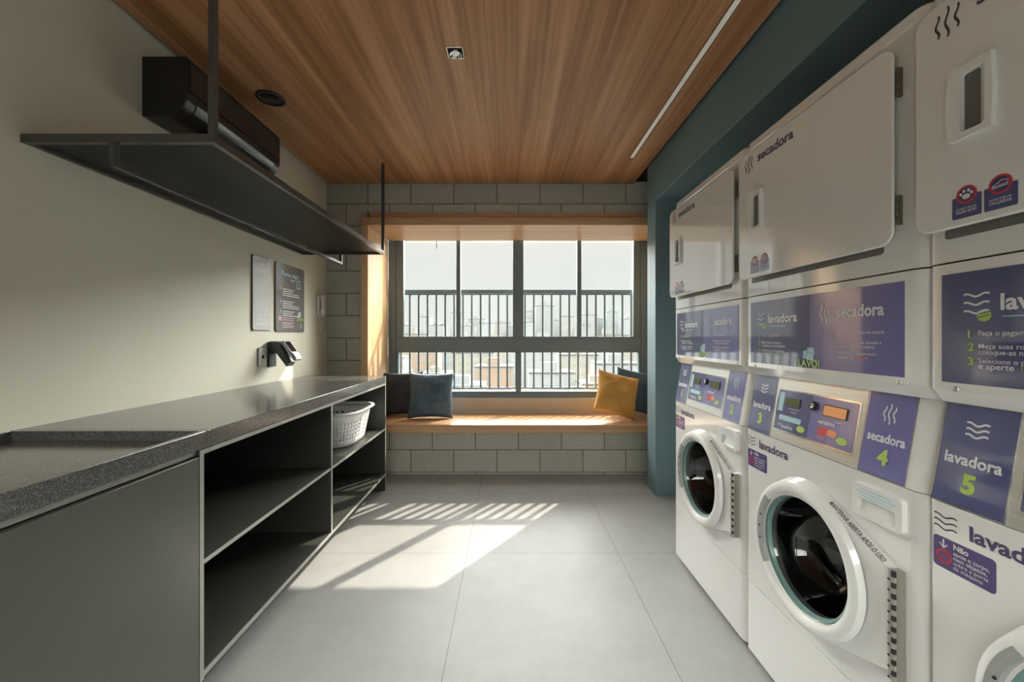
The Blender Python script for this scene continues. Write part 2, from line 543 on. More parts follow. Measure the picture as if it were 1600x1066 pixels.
class Face:
    """a flat face to print on: origin, right and up; shapes are laid a hair above it"""
    def __init__(self, mb, o, right, up):
        self.mb, self.o, self.r, self.u = mb, Vector(o), Vector(right).normalized(), Vector(up).normalized()
        self.n = self.r.cross(self.u)
    def p(self, x, y, lift=0.0): return self.o + self.r * x + self.u * y + self.n * lift
    def poly(self, m, pts, lift=0.0003, t=0.0003):
        self.mb.mat(m).prism(pts, self.o + self.n * (lift - t), self.r, self.u, self.n, t)
    def rect(self, m, x0, x1, y0, y1, r=0.0, lift=0.0003, t=0.0003):
        self.poly(m, rrect(x0, x1, y0, y1, r) if r else [(x0, y0), (x1, y0), (x1, y1), (x0, y1)], lift, t)
    def disc(self, m, x, y, r, lift=0.0003, n=24): self.poly(m, circle(x, y, r, n), lift)
    def text(self, m, s, x, y, h=None, w=None, bold=0.0, center=False, lift=0.0008):
        self.mb.mat(m); put_text(self.mb, s, self.p(x, y), self.r, self.u, h, w, bold, center, lift)
    def stroke(self, m, pts, wd, lift=0.0007):
        """flat ribbon along a path"""
        n = len(pts); L = []; Rr = []
        for i in range(n):
            a = Vector(pts[max(i - 1, 0)]); b = Vector(pts[min(i + 1, n - 1)])
            t = (b - a).normalized(); q = Vector((-t.y, t.x)) * wd / 2
            p = Vector(pts[i]); L.append(p + q); Rr.append(p - q)
        vs = [self.p(p.x, p.y, lift) for p in L + Rr]
        self.mb.mat(m).add(vs, [(i, n + i, n + i + 1, i + 1) for i in range(n - 1)])
    def waves(self, m, x0, x1, y0, y1, n=3, wd=0.003, amp=0.004, vertical=False, lift=0.0007):
        """the three wavy lines of the washer (level) or dryer (upright) sign"""
        for k in range(n):
            pts = []
            if not vertical:
                yy = y1 - (y1 - y0) * (k + 0.5) / n
                for i in range(21):
                    s = i / 20
                    pts.append((x0 + (x1 - x0) * s, yy + amp * math.sin(s * 2 * math.pi * 1.35 + 0.6)))
            else:
                xx = x0 + (x1 - x0) * (k + 0.5) / n
                e0, e1 = (y0, y1) if k == 1 else (y0 + (y1 - y0) * 0.12, y1 - (y1 - y0) * 0.12)
                for i in range(21):
                    s = i / 20
                    pts.append((xx + amp * math.sin(s * 2 * math.pi * 1.35 + 0.4), e0 + (e1 - e0) * s))
            self.stroke(m, pts, wd, lift)

X, Y, Z = Vector((1, 0, 0)), Vector((0, 1, 0)), Vector((0, 0, 1))
WL = -1.722           # left wall face
WB = 3.756            # block wall face
CZ = 2.722            # ceiling height
YR = -1.6             # rear of the room, behind the camera

# ================================================================== setting
mb = MB().mat(M['tile']); mb.box(-1.9, 1.9, YR - 0.1, 4.3, -0.12, 0.0)
struct(mb.build('floor'), 'light grey porcelain floor tiles with thin dark joints')
mb = MB().mat(M['paint']); mb.box(WL - 0.12, WL, YR - 0.1, WB, 0, CZ + 0.12)
struct(mb.build('wall_left'), 'cream painted wall above the long counter')
mb = MB().mat(M['ceiling']); mb.box(WL + 0.03, 1.155, YR, WB - 0.012, CZ, CZ + 0.02)
struct(mb.build('ceiling'), 'wood veneer ceiling with long straight grain')
mb = MB().mat(M['void']); mb.box(WL - 0.1, 1.9, YR - 0.1, 4.4, CZ + 0.045, CZ + 0.1)
mb.box(WL, WL + 0.03, YR, WB, CZ + 0.03, CZ + 0.045)
struct(mb.build('trim_1'), 'black shadow gap around the wood ceiling')

# block wall with the window opening
mb = MB().mat(M['block'])
OX0, OX1, OZ0, OZ1 = -1.34, 1.52, 0.40, 2.46
mb.box(WL - 0.12, OX0, WB, 4.46, 0, CZ + 0.03)
mb.box(OX1, 1.9, WB, 4.46, 0, CZ + 0.03)
mb.box(OX0, OX1, WB, 4.46, 0, OZ0)
mb.box(OX0, OX1, WB, 4.46, OZ1, CZ + 0.03)
struct(mb.build('wall_back'), 'grey concrete block wall around the window bench')

# teal wall end, soffit and alcove
mb = MB().mat(M['teal'])
mb.box(1.18, 1.9, 3.246, 3.44, 0, CZ + 0.03)
mb.box(1.18, 1.9, YR, 3.246, 2.40, CZ + 0.03)
struct(mb.build('wall_alcove', bevel=0.004), 'teal painted wall end and beam framing the machines')
mb = MB().mat(M['teal']); mb.box(1.76, 1.9, YR - 0.1, 3.246, 0, 2.40)
struct(mb.build('wall_right'), 'teal wall behind the stacked laundry machines')
mb = MB().mat(M['block']); mb.box(1.76, 1.9, 3.44, WB, 0, CZ)
struct(mb.build('wall_side'))

# rear of the room behind the camera: wall with an added glazed opening for fill daylight
mb = MB().mat(M['paint'])
mb.box(WL, -1.6, YR - 0.1, YR, 0, CZ)
mb.box(1.6, 1.9, YR - 0.1, YR, 0, CZ)
mb.box(-1.6, 1.6, YR - 0.1, YR, 2.5, CZ)
struct(mb.build('wall_rear'))
mb = MB().mat(M['frame'])
for x in (-1.6, -0.825, -0.03, 0.765, 1.54): mb.box(x, x + 0.06, YR - 0.08, YR - 0.02, 0.05, 2.45)
mb.box(-1.6, 1.6, YR - 0.08, YR - 0.02, 2.45, 2.5); mb.box(-1.6, 1.6, YR - 0.08, YR - 0.02, 0.0, 0.05)
d1 = struct(mb.build('door_fill'), 'added wide glazed door behind the viewer, letting in fill daylight')
for a in (-1.54, -0.765, 0.03, 0.825):
    mb = MB().mat(M['pane']); mb.box(a, a + 0.715 + (0.02 if a in (-0.765, 0.03) else 0), YR - 0.055, YR - 0.047, 0.05, 2.45); mb.build('door_glass', d1)

# wood lining of the niche
mb = MB().mat(M['oak_up']); mb.box(-1.387, -1.321, 3.715, WB, 0.47, 2.328); mb.box(OX0, -1.321, WB, 4.32, 0.47, 2.328)
struct(mb.build('trim_2', bevel=0.0015), 'wood jamb board left of the window')
mb = MB().mat(M['oak_up']); mb.box(1.5, 1.56, 3.715, WB, 0.47, 2.328); mb.box(1.5, OX1, WB, 4.32, 0.47, 2.328)
struct(mb.build('trim_3', bevel=0.0015), 'wood jamb board right of the window')
mb = MB().mat(M['oak']); mb.box(-1.387, 1.56, 3.715, WB, 2.328, 2.40); mb.box(-1.321, 1.5, WB, 4.32, 2.328, OZ1)
struct(mb.build('trim_4', bevel=0.0015), 'wood board over the window niche')
mb = MB().mat(M['upstand']); mb.box(-1.321, 1.5, 4.30, 4.34, 0.47, 0.627)
struct(mb.build('trim_5', bevel=0.0015), 'pale beige upstand below the window')

bench = MB().mat(M['oak']); bench.box(-1.385, 1.62, 3.715, WB, 0.395, 0.47); bench.box(OX0, OX1, WB, 4.30, OZ0, 0.47)
tag(bench.build('window_bench', bevel=0.002), 'long wooden bench board under the wide window', 'bench')

# ---- window
win = MB().mat(M['frame'])
win.box(-1.321, -1.245, 4.34, 4.42, 0.627, 2.46); win.box(-1.245, -1.16, 4.352, 4.41, 1.294, 2.42); win.box(-1.245, -1.215, 4.352, 4.41, 0.697, 1.12)
win.box(1.42, 1.5, 4.34, 4.42, 0.627, 2.46); win.box(1.344, 1.42, 4.352, 4.41, 1.294, 2.42); win.box(1.40, 1.42, 4.352, 4.41, 0.697, 1.12)
win.box(-1.245, 1.42, 4.34, 4.42, 0.627, 0.672); win.box(-1.245, 1.42, 4.352, 4.41, 0.672, 0.697)
win.box(-1.245, 1.42, 4.34, 4.42, 2.42, 2.46)
w1 = struct(win.build('window_1', bevel=0.003), 'wide graphite framed window with four panes over two')
mb = MB().mat(M['frame']); mb.box(-1.245, 1.42, 4.345, 4.415, 1.145, 1.27); mb.box(-1.245, 1.42, 4.352, 4.41, 1.27, 1.294); mb.box(-1.245, 1.42, 4.352, 4.41, 1.12, 1.145)
mb.build('transom', w1, bevel=0.003)
for (a, b, z0, z1) in ((-0.585, -0.54, 1.294, 2.42), (0.03, 0.146, 1.294, 2.42), (0.729, 0.776, 1.294, 2.42), (0.059, 0.121, 0.697, 1.12)):
    mb = MB().mat(M['frame']); mb.box(a, b, 4.345, 4.41, z0, z1); mb.build('mullion', w1, bevel=0.003)
for (a, b, z0, z1) in ((-1.17, -0.575, 1.285, 2.42), (-0.55, 0.04, 1.285, 2.42), (0.136, 0.74, 1.285, 2.42), (0.766, 1.354, 1.285, 2.42),
                       (-1.22, 0.07, 0.69, 1.13), (0.11, 1.41, 0.69, 1.13)):
    mb = MB().mat(M['pane']); mb.box(a, b, 4.378, 4.384, z0, z1); mb.build('window_pane', w1)
mb = MB().mat(M['black']); mb.box(-0.817, -0.807, 4.425, 4.435, 2.27, 2.35); mb.build('window_stay', w1)

# ---- balcony guard outside
rl = empty('guard_railing', (0.1, 4.53, 0.60), 'dark metal guard railing with upright bars outside the window', 'railing')
mb = MB().mat(M['rail']); mb.box(-1.75, 1.95, 4.515, 4.555, 1.766, 1.824); mb.build('top_rail', rl, bevel=0.003)
mb = MB().mat(M['rail']); mb.box(-1.75, 1.95, 4.52, 4.545, 0.70, 0.722); mb.build('bottom_rail', rl, bevel=0.002)
bar = MB().mat(M['rail']); bar.box(-1.742, -1.722, 4.515, 4.550, 0.722, 1.766)
b0 = bar.build('baluster', rl)
for k in range(1, 37):
    c = b0.copy(); COL.objects.link(c); c.parent = rl; c.location = (0.1 * k, 0, 0)
mb = MB().mat(M['whitedull']); mb.box(-1.9, 2.0, 4.46, 4.60, 0.58, 0.655)
struct(mb.build('trim_6'), 'pale ledge outside below the railing')
for x in (-1.70, 1.90):
    mb = MB().mat(M['rail']); mb.box(x - 0.02, x + 0.02, 4.515, 4.555, 0.655, 1.766); mb.build('post', rl)

# ================================================================== counter and cabinets
FX = -1.044
wt = empty('granite_worktop', (-1.38, 2.37, 0.90), 'dark speckled granite worktop over the open shelves', 'worktop')
mb = MB().mat(M['granite']); mb.box(WL, FX, 1.397, 3.345, 0.902, 0.96); mb.build('slab', wt, bevel=0.0015)

sk = empty('granite_sink_top', (-1.38, 0.6, 0.90), 'dark granite counter with a sunken wash area, nearest the viewer', 'sink counter')
mb = MB().mat(M['granite'])
mb.box(WL, FX, 1.372, 1.3962, 0.902, 0.96)
mb.box(-1.064, FX, -0.25, 1.372, 0.902, 0.96)
mb.box(WL, -1.712, -0.25, 1.372, 0.902, 0.96)
mb.box(-1.712, -1.064, -0.25, -0.2, 0.902, 0.96)
mb.build('rim', sk, bevel=0.0015)
mb = MB().mat(M['granite']); mb.prism([(-0.2, 0.0), (1.372, 0.0), (1.372, 0.022), (-0.2, 0.010)], (-1.712, 0, 0.906), Y, Z, X, 0.648)
mb.build('basin_floor', sk)

# cupboard with door
cb = empty('base_cupboard', (-1.38, 0.6, 0), 'green grey cupboard with a flat door under the sink counter', 'cupboard')
mb = MB().mat(M['lam_shaded']); mb.box(WL + 0.003, FX - 0.022, -0.25, 1.343, 0.10, 0.88); mb.build('carcass', cb)
mb = MB().mat(M['alu']); mb.box(FX - 0.03, FX - 0.012, -0.25, 1.343, 0.884, 0.902); mb.build('finger_profile', cb)
mb = MB().mat(M['void']); mb.box(FX - 0.06, FX - 0.03, -0.25, 1.343, 0.86, 0.902); mb.build('finger_groove', cb)
mb = MB().mat(M['lam_lit']); mb.box(FX - 0.018, FX, 0.42, 1.343, 0.12, 0.878); mb.build('door', cb, bevel=0.001)
mb = MB().mat(M['lam_lit']); mb.box(FX - 0.018, FX, -0.25, 0.416, 0.12, 0.878); mb.build('door', cb, bevel=0.001)
mb = MB().mat(M['void']); mb.box(WL + 0.003, FX - 0.16, -0.25, 1.343, 0, 0.10); mb.build('plinth', cb)

# open shelving: every board's front edge painted paler for caught light, in the same mesh
sh = empty('open_shelf_cabinet', (-1.38, 2.36, 0), 'dark green grey open shelf cabinet with pale edges under the worktop', 'shelf cabinet')
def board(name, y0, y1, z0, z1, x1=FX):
    b = MB().mat(M['lam_shaded']); b.box(WL + 0.016, x1 - 0.001, y0, y1, z0, z1)
    b.mat(M['edge_sheen']); b.box(x1 - 0.001, x1, y0, y1, z0, z1)
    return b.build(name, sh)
board('side_panel', 1.3465, 1.3645, 0.115, 0.90)
board('side_panel', 3.346, 3.364, 0.0, 0.96)
board('divider', 2.336, 2.352, 0.145, 0.884)
board('top_panel', 1.3645, 3.346, 0.884, 0.90)
board('bottom_panel', 1.3645, 3.346, 0.125, 0.145)
board('shelf', 1.3645, 2.336, 0.506, 0.522, FX - 0.003)
board('shelf', 2.352, 3.346, 0.506, 0.522, FX - 0.003)
mb = MB().mat(M['lam_shaded']); mb.box(WL + 0.003, WL + 0.015, 1.3465, 3.346, 0.115, 0.90); mb.build('back_panel', sh)
mb = MB().mat(M['void']); mb.box(WL, FX - 0.16, 1.3465, 3.346, 0, 0.115); mb.build('plinth', sh)

# ---- laundry basket on the upper shelf
def basket():
    bx, by, z0 = -1.285, 2.93, 0.5225
    root = empty('laundry_basket', (bx, by, z0), 'white plastic laundry basket with slotted sides on the shelf', 'laundry basket')
    NA = 120
    zs = [0.0, 0.012, 0.05, 0.062, 0.078, 0.090, 0.106, 0.118, 0.134, 0.146, 0.162, 0.174, 0.205, 0.232]
    def ring(z, extra=0.0):
        t = z / 0.232
        hx, hy = 0.175 + 0.045 * t + extra, 0.215 + 0.05 * t + extra
        if z == 0.0: hx -= 0.012; hy -= 0.012
        out = []
        for k in range(NA):
            a = 2 * math.pi * k / NA
            c, s = math.cos(a), math.sin(a)
            e = 2 / 3.4
            out.append(Vector((bx + hx * abs(c) ** e * (1 if c >= 0 else -1), by + hy * abs(s) ** e * (1 if s >= 0 else -1), z0 + z)))
        return out
    b = MB().mat(M['basket'])
    rings = [ring(z) for z in zs]
    vs = [p for r in rings for p in r]; fs = []
    for i in range(len(zs) - 1):
        for k in range(NA):
            hole = i in (2, 4, 6, 8, 10) and k % 3 == 1
            if hole: continue
            k2 = (k + 1) % NA
            fs.append((i * NA + k, i * NA + k2, (i + 1) * NA + k2, (i + 1) * NA + k))
    fs.append(tuple(range(NA))[::-1])
    b.add(vs, fs)
    b.build('body', root, solid=0.003, smooth=50)
    b = MB().mat(M['basket'])
    rr = [ring(0.226, 0.002), ring(0.232, 0.020), ring(0.240, 0.026), ring(0.247, 0.020), ring(0.247, 0.002), ring(0.238, -0.002)]
    vs = [p for r in rr for p in r]; fs = []
    for i in range(6):
        for k in range(NA):
            k2 = (k + 1) % NA; j = (i + 1) % 6
            fs.append((i * NA + k, i * NA + k2, j * NA + k2, j * NA + k))
    b.add(vs, fs); b.build('rim', root, smooth=60)
    for s in (-1, 1):
        b = MB().mat(M['basket'])
        pts = [(bx + 0.10 * math.sin(t * math.pi / 2), by + s * (0.283 + 0.018 * math.cos(t * math.pi / 2)), z0 + 0.236) for t in [-1 + 0.2 * i for i in range(11)]]
        b.tube(pts, 0.007); b.build('handle', root)
basket()

# ================================================================== hanging shelf
D0, D1, SX, SZ = 1.405, 3.32, -1.040, 1.968
hs = empty('hanging_shelf', (-1.38, 2.36, SZ), 'black metal shelf of perforated sheet hung from the ceiling over the counter', 'hanging shelf')
def bar_part(name, *a, m='black'):
    b = MB().mat(M[m]); b.box(*a); return b.build(name, hs, bevel=0.001)
bar_part('cross_bar', WL, SX, D0, D0 + 0.022, SZ, SZ + 0.030)
bar_part('cross_bar', WL, SX, D1 - 0.022, D1, SZ, SZ + 0.030)
bar_part('front_bar', SX - 0.022, SX, D0 + 0.022, D1 - 0.022, SZ, SZ + 0.030)
bar_part('wall_bar', WL, WL + 0.022, D0 + 0.022, D1 - 0.022, SZ, SZ + 0.030)
bar_part('hanging_rod', SX - 0.022, SX, D0, D0 + 0.022, SZ + 0.030, CZ)
bar_part('hanging_rod', SX - 0.022, SX, D1 - 0.022, D1, SZ + 0.030, CZ)
b = MB().mat(M['perf']); b.box(WL + 0.022, SX - 0.022, D0 + 0.022, D1 - 0.022, SZ + 0.014, SZ + 0.016)
b.build('perforated_sheet', hs)
b = MB().mat(M['black'])
HX, HZ = -1.40, 1.885
b.box(HX - 0.011, HX + 0.011, D0 + 0.0, D0 + 0.022, HZ + 0.022, SZ)
b.box(HX - 0.011, HX + 0.011, D1 - 0.022, D1, HZ + 0.022, SZ)
b.box(HX - 0.011, HX + 0.011, D0, D1, HZ, HZ + 0.022)
b.build('garment_rail', hs, bevel=0.001)

# ================================================================== air conditioner
ac = empty('air_conditioner', (WL, 2.24, 2.317), 'black split air conditioner high on the wall behind the hanging shelf', 'air conditioner')
def ac_prof(g=0.0):
    pts = [(0.0, 0.0 + g), (0.105, 0.0 + g)]
    for k in range(9):
        t = R(-90 + 90 * k / 8)
        pts.append((0.105 + (0.11 - g) * math.cos(t), 0.11 + (0.11 - g) * math.sin(t)))
    pts += [(0.215 - g, 0.268 - g), (0.205 - g, 0.28 - g), (0.0, 0.28 - g)]
    return pts
b = MB().mat(M['acblack']); b.prism(ac_prof(), (WL, 2.62, 2.317), X, Z, -Y, 0.75); b.build('body', ac, bevel=0.003)
b = MB().mat(M['acdark']); b.prism([(0.2152, 0.118), (0.2185, 0.120), (0.2185, 0.262), (0.2152, 0.266)], (WL, 2.61, 2.317), X, Z, -Y, 0.73); b.build('front_panel', ac)
b = MB().mat(M['acdark'])
pts = [(0.105 + 0.1105 * math.cos(R(-85 + 70 * k / 8)), 0.11 + 0.1105 * math.sin(R(-85 + 70 * k / 8))) for k in range(9)]
pts += [(0.105 + 0.1135 * math.cos(R(-15 - 70 * k / 8)), 0.11 + 0.1135 * math.sin(R(-15 - 70 * k / 8))) for k in range(9)]
b.prism(pts, (WL, 2.56, 2.317), X, Z, -Y, 0.63); b.build('louvre', ac)

# ================================================================== ceiling lights
def downlight():
    c = (-1.438, 2.403)
    root = empty('round_downlight', (c[0], c[1], CZ), 'round black recessed downlight in the ceiling near the left wall', 'downlight')
    b = MB().mat(M['acblack'])
    b.lathe([(0.080, 0.0), (0.080, 0.006), (0.076, 0.009), (0.062, 0.007), (0.056, 0.0)], (c[0], c[1], CZ), -Z, X, -Y, 48)
    b.build('trim_ring', root)
    b = MB().mat(M['acdark'])
    b.lathe([(0.0005, 0.0015), (0.052, 0.0015), (0.056, 0.001)], (c[0], c[1], CZ), -Z, X, -Y, 40)
    b.build('lens', root)
downlight()
def spot():
    c = (-0.276, 2.02)
    root = empty('square_spotlight', (c[0], c[1], CZ), 'small square chrome recessed spotlight in the middle of the ceiling', 'spotlight')
    b = MB().mat(M['chrome'])
    s, i = 0.041, 0.037
    for (x0, x1, y0, y1) in ((-s, -i, -s, s), (i, s, -s, s), (-i, i, -s, -i), (-i, i, i, s)):
        b.box(c[0] + x0, c[0] + x1, c[1] + y0, c[1] + y1, CZ - 0.004, CZ)
    b.build('bezel', root, bevel=0.001)
    b = MB().mat(M['void']); b.box(c[0] - i, c[0] + i, c[1] - i, c[1] + i, CZ - 0.0012, CZ - 0.0002); b.build('recess', root)
    b = MB().mat(M['chrome'])
    b.lathe([(0.012, 0.002), (0.020, 0.006), (0.028, 0.014), (0.030, 0.014), (0.029, 0.002)], (c[0], c[1], CZ), (Vector((0, 0.25, -1))).normalized(), X, -Y, 32)
    b.build('reflector', root)
    b = MB().mat(M['diffuser'])
    b.lathe([(0.0005, 0.007), (0.018, 0.006), (0.020, 0.003)], (c[0], c[1], CZ), (Vector((0, 0.25, -1))).normalized(), X, -Y, 24)
    b.build('lamp', root)
spot()
led = empty('linear_light', (0.972, 1.0, CZ), 'long slim recessed light strip in the ceiling near the machines', 'light strip')
b = MB().mat(M['diffuser']); b.box(0.958, 0.986, -1.2, 3.20, CZ - 0.0015, CZ); b.build('diffuser', led)
b = MB().mat(M['plateedge'])
b.box(0.954, 0.958, -1.204, 3.204, CZ - 0.002, CZ); b.box(0.986, 0.990, -1.204, 3.204, CZ - 0.002, CZ); b.box(0.958, 0.986, 3.20, 3.204, CZ - 0.002, CZ); b.box(0.958, 0.986, -1.204, -1.2, CZ - 0.002, CZ)
b.build('housing', led)

# ================================================================== things on the left wall
def bars_block(fc, m, x0, x1, ys, h, ragged=(1.0,)):
    for i, y in enumerate(ys):
        fc.rect(m, x0, x0 + (x1 - x0) * ragged[i % len(ragged)], y - h / 2, y + h / 2, lift=0.0006)

b = MB().mat(M['sign_edge']); b.prism(rrect(0, 0.205, 0, 0.51, 0.02), (WL, 2.66, 1.33), Y, Z, X, 0.009)
fc = Face(b, (WL + 0.009, 2.66, 1.33), Y, Z)
fc.rect(M['sign_grey'], 0.003, 0.202, 0.003, 0.507, 0.018, lift=0.001, t=0.001)
fc.o += fc.n * 0.001
fc.rect(M['inkwhite'], 0.085, 0.12, 0.452, 0.46)
bars_block(fc, M['inkwhite'], 0.03, 0.17, [0.425, 0.405], 0.006, (1.0, 0.8))
bars_block(fc, M['inkwhite'], 0.025, 0.18, [0.35 - 0.0125 * i for i in range(18)], 0.0035, (1, 0.93, 0.98, 0.7))
bars_block(fc, M['inkwhite'], 0.04, 0.165, [0.108, 0.092, 0.075, 0.05, 0.04], 0.005, (1, 0.7, 0.85))
tag(b.build('rules_sign', offset=(WL, 2.66, 1.33)), 'narrow silver grey acrylic sign of rules, the left one of two on the wall', 'sign')

b = MB().mat(M['sign_edge']); b.prism(rrect(0, 0.405, 0, 0.515, 0.022), (WL, 2.922, 1.326), Y, Z, X, 0.009)
fc = Face(b, (WL + 0.009, 2.922, 1.326), Y, Z)
fc.rect(M['sign_dark'], 0.003, 0.402, 0.003, 0.512, 0.02, lift=0.001, t=0.001)
fc.o += fc.n * 0.001
fc.text(M['inkcyan'], 'Pague aqui', 0.075, 0.425, h=0.036, w=0.235, bold=0.02)
fc.text(M['inkwhite'], 'lavo!', 0.20, 0.395, h=0.02, w=0.06, bold=0.01)
fc.rect(M['inkcyan'], 0.285, 0.345, 0.345, 0.415, 0.01); fc.rect(M['sign_dark'], 0.292, 0.338, 0.352, 0.408, 0.008, lift=0.0006)
bars_block(fc, M['inkcyan'], 0.298, 0.332, [0.400, 0.388, 0.376, 0.364], 0.005)
for k, (yy, nl) in enumerate(((0.325, 4), (0.232, 4), (0.155, 3))):
    fc.text(M['inkwhite'], str(k + 1), 0.055, yy - 0.012, h=0.022, bold=0.02)
    bars_block(fc, M['inkwhite'], 0.09, 0.33, [yy - 0.016 * i for i in range(nl)], 0.006, (0.65, 0.55, 0.95, 1.0))
fc.disc(M['inkpink'], 0.055, 0.10, 0.02)
bars_block(fc, M['inkpink'], 0.085, 0.25, [0.105, 0.09, 0.07, 0.06, 0.046, 0.034], 0.006, (1, 1, 0.95, 0.8, 1, 0.9))
fc.poly(M['inkcyan'], [(0.30, 0.115), (0.355, 0.125), (0.345, 0.165), (0.315, 0.16)])
fc.text(M['inkgreen'], 'LAVO!', 0.285, 0.085, h=0.032, w=0.10, bold=0.03)
fc.text(M['inkwhite'], '5', 0.345, 0.035, h=0.03, bold=0.01)
tag(b.build('payment_sign', offset=(WL, 2.922, 1.326)), 'wide graphite acrylic payment sign with white steps and a green logo', 'sign')

def rot_about(pts, c, ang):
    return [(c[0] + (p[0] - c[0]) * math.cos(ang) - (p[1] - c[1]) * math.sin(ang), c[1] + (p[0] - c[0]) * math.sin(ang) + (p[1] - c[1]) * math.cos(ang)) for p in pts]

so = empty('wall_socket', (WL, 2.765, 1.147), 'white wall socket plate left of the card terminal', 'wall socket')
b = MB().mat(M['plateedge']); b.box(WL, WL + 0.003, 2.724, 2.808, 1.085, 1.211); b.build('back_rim', so)
b = MB().mat(M['basket']); b.prism(rrect(2.726, 2.806, 1.087, 1.209, 0.008), (WL + 0.003, 0, 0), Y, Z, X, 0.011); b.build('plate', so, bevel=0.002)
b = MB().mat(M['darkhole']); b.lathe([(0.0004, 0.0148), (0.012, 0.0148), (0.014, 0.0138)], (WL, 2.766, 1.148), X, Y, Z, 24); b.build('outlet', so)

ct = empty('card_terminal', (WL, 2.87, 1.07), 'charcoal card payment terminal on a slanted wall bracket above the counter', 'card terminal')
b = MB().mat(M['terminal']); b.box(WL, WL + 0.014, 2.835, 2.925, 1.072, 1.25)
b.build('wall_plate', ct, bevel=0.003)
b = MB().mat(M['terminal'])
b.prism([(0.012, 1.165), (0.012, 1.255), (0.066, 1.255), (0.085, 1.243), (0.155, 1.105), (0.135, 1.075), (0.062, 1.172)][::-1], (WL, 2.925, 0), X, Z, -Y, 0.09)
b.build('arm', ct, bevel=0.004)
ta = Vector((0.105, 0, -0.150)).normalized()      # down the slope
tn = Vector((0.150, 0, 0.105)).normalized()       # out of the screen
to = Vector((WL + 0.092, 2.925, 1.250))
b = MB().mat(M['greyplastic']); b.prism(rrect(0, 0.165, -0.088, 0.0, 0.008), to, ta, Y, -ta.cross(Y) if ta.cross(Y).dot(tn) < 0 else ta.cross(Y), 0.022)
b.build('reader_body', ct, bevel=0.004)
b = MB().mat(M['screen']); b.prism(rrect(0.012, 0.100, -0.078, -0.010, 0.004), to + tn * 0.0222, ta, Y, tn, 0.0015); b.build('screen', ct)
b = MB().mat(M['whitedull']); b.prism(rrect(0.108, 0.156, -0.080, -0.008, 0.004), to + tn * 0.0222, ta, Y, tn, 0.004); b.build('keypad', ct, bevel=0.001)

ic = empty('intercom_handset', (WL, 3.59, 1.48), 'white wall intercom handset with a hanging cord in the corner', 'intercom')
b = MB().mat(M['whitedull']); b.prism(rrect(3.55, 3.63, 1.478, 1.662, 0.012), (WL, 0, 0), Y, Z, X, 0.022); b.build('base', ic, bevel=0.004)
b = MB().mat(M['whitedull'])
b.prism([(0.022, 1.49), (0.05, 1.475), (0.062, 1.50), (0.052, 1.535), (0.052, 1.61), (0.060, 1.64), (0.05, 1.668), (0.022, 1.66), (0.022, 1.63), (0.036, 1.605), (0.036, 1.54), (0.022, 1.515)],
        (WL, 3.612, 0), X, Z, -Y, 0.045); b.build('handset', ic, bevel=0.005)
b = MB().mat(M['whitedull'])
pts = []
for i in range(161):
    t = i / 160
    cy = 3.565 + 0.055 * t; cz = 1.478 - 0.145 * math.sin(math.pi * t ** 0.75)
    pts.append((WL + 0.022 + 0.006 * math.cos(i * 1.2), cy + 0.006 * math.sin(i * 1.2), cz))
b.tube(pts, 0.0022, 6); b.build('cord', ic)

# ================================================================== cushions
def cushion(name, mat, w, h, t, loc, yaw, lean, roll, seed, label, group=None):
    b = MB().mat(mat)
    N = 30
    def pos(i, j, side):
        a = -1 + 2 * i / N; c = -1 + 2 * j / N
        pin = 0.075
        px = a * w / 2 * (1 - pin * (1 - c * c)); pz = c * h / 2 * (1 - pin * (1 - a * a))
        k = max(0.0, (1 - a ** 2) * (1 - c ** 2))
        th = t / 2 * k ** 0.36
        wr = noise.noise(Vector((a * 1.6 + seed, c * 1.6, side * 3.0))) * 0.026 + (1 - abs(noise.noise(Vector((a * 2.2 + c * 1.2 + seed, c * 2.6 - a, side * 5))))) ** 4 * 0.016 + noise.noise(Vector((a * 6 + c * 5 + seed, c * 6, side * 5))) * 0.006
        return Vector((px + wr * 0.3 * k, side * (th + wr * min(1, k * 2.2)), pz))
    for side in (-1, 1):
        vs = [pos(i, j, side) for i in range(N + 1) for j in range(N + 1)]
        fs = []
        for i in range(N):
            for j in range(N):
                f = (i * (N + 1) + j, (i + 1) * (N + 1) + j, (i + 1) * (N + 1) + j + 1, i * (N + 1) + j + 1)
                fs.append(f if side < 0 else f[::-1])
        b.add(vs, fs)
    mtx = Matrix.Rotation(yaw, 4, 'Z') @ Matrix.Rotation(lean, 4, 'X') @ Matrix.Rotation(roll, 4, 'Y')
    b.v = [mtx @ p for p in b.v]
    mz = min(p.z for p in b.v)
    b.v = [p + Vector((0, 0, -mz)) for p in b.v]
    ob = b.build(name, offset=(0, 0, 0), smooth=80)
    ob.location = loc
    bm = bmesh.new(); bm.from_mesh(ob.data); bmesh.ops.remove_doubles(bm, verts=bm.verts, dist=0.0004); bmesh.ops.recalc_face_normals(bm, faces=bm.faces); bm.to_mesh(ob.data); bm.free()
    return tag(ob, label, 'cushion', group)
BZ = 0.4705
cushion('cushion', M['bluefab'], 0.45, 0.46, 0.17, (-0.80, 4.05, BZ), R(7), R(-14), R(1), 1.3, 'slate blue cushion in front at the left end of the bench')
cushion('cushion', M['charfab'], 0.46, 0.45, 0.14, (-1.14, 4.185, BZ), R(2), R(-6), R(-1), 4.1, 'charcoal cushion half hidden behind the cabinet end')
cushion('cushion', M['yellowfab'], 0.43, 0.43, 0.17, (1.06, 3.985, BZ), R(8), R(-20), R(15), 8.2, 'mustard yellow cushion leaning at the right end of the bench')
cushion('cushion', M['bluefab2'], 0.44, 0.43, 0.14, (1.30, 4.18, BZ), R(3), R(-7), R(12), 11.7, 'blue cushion behind the mustard yellow one')

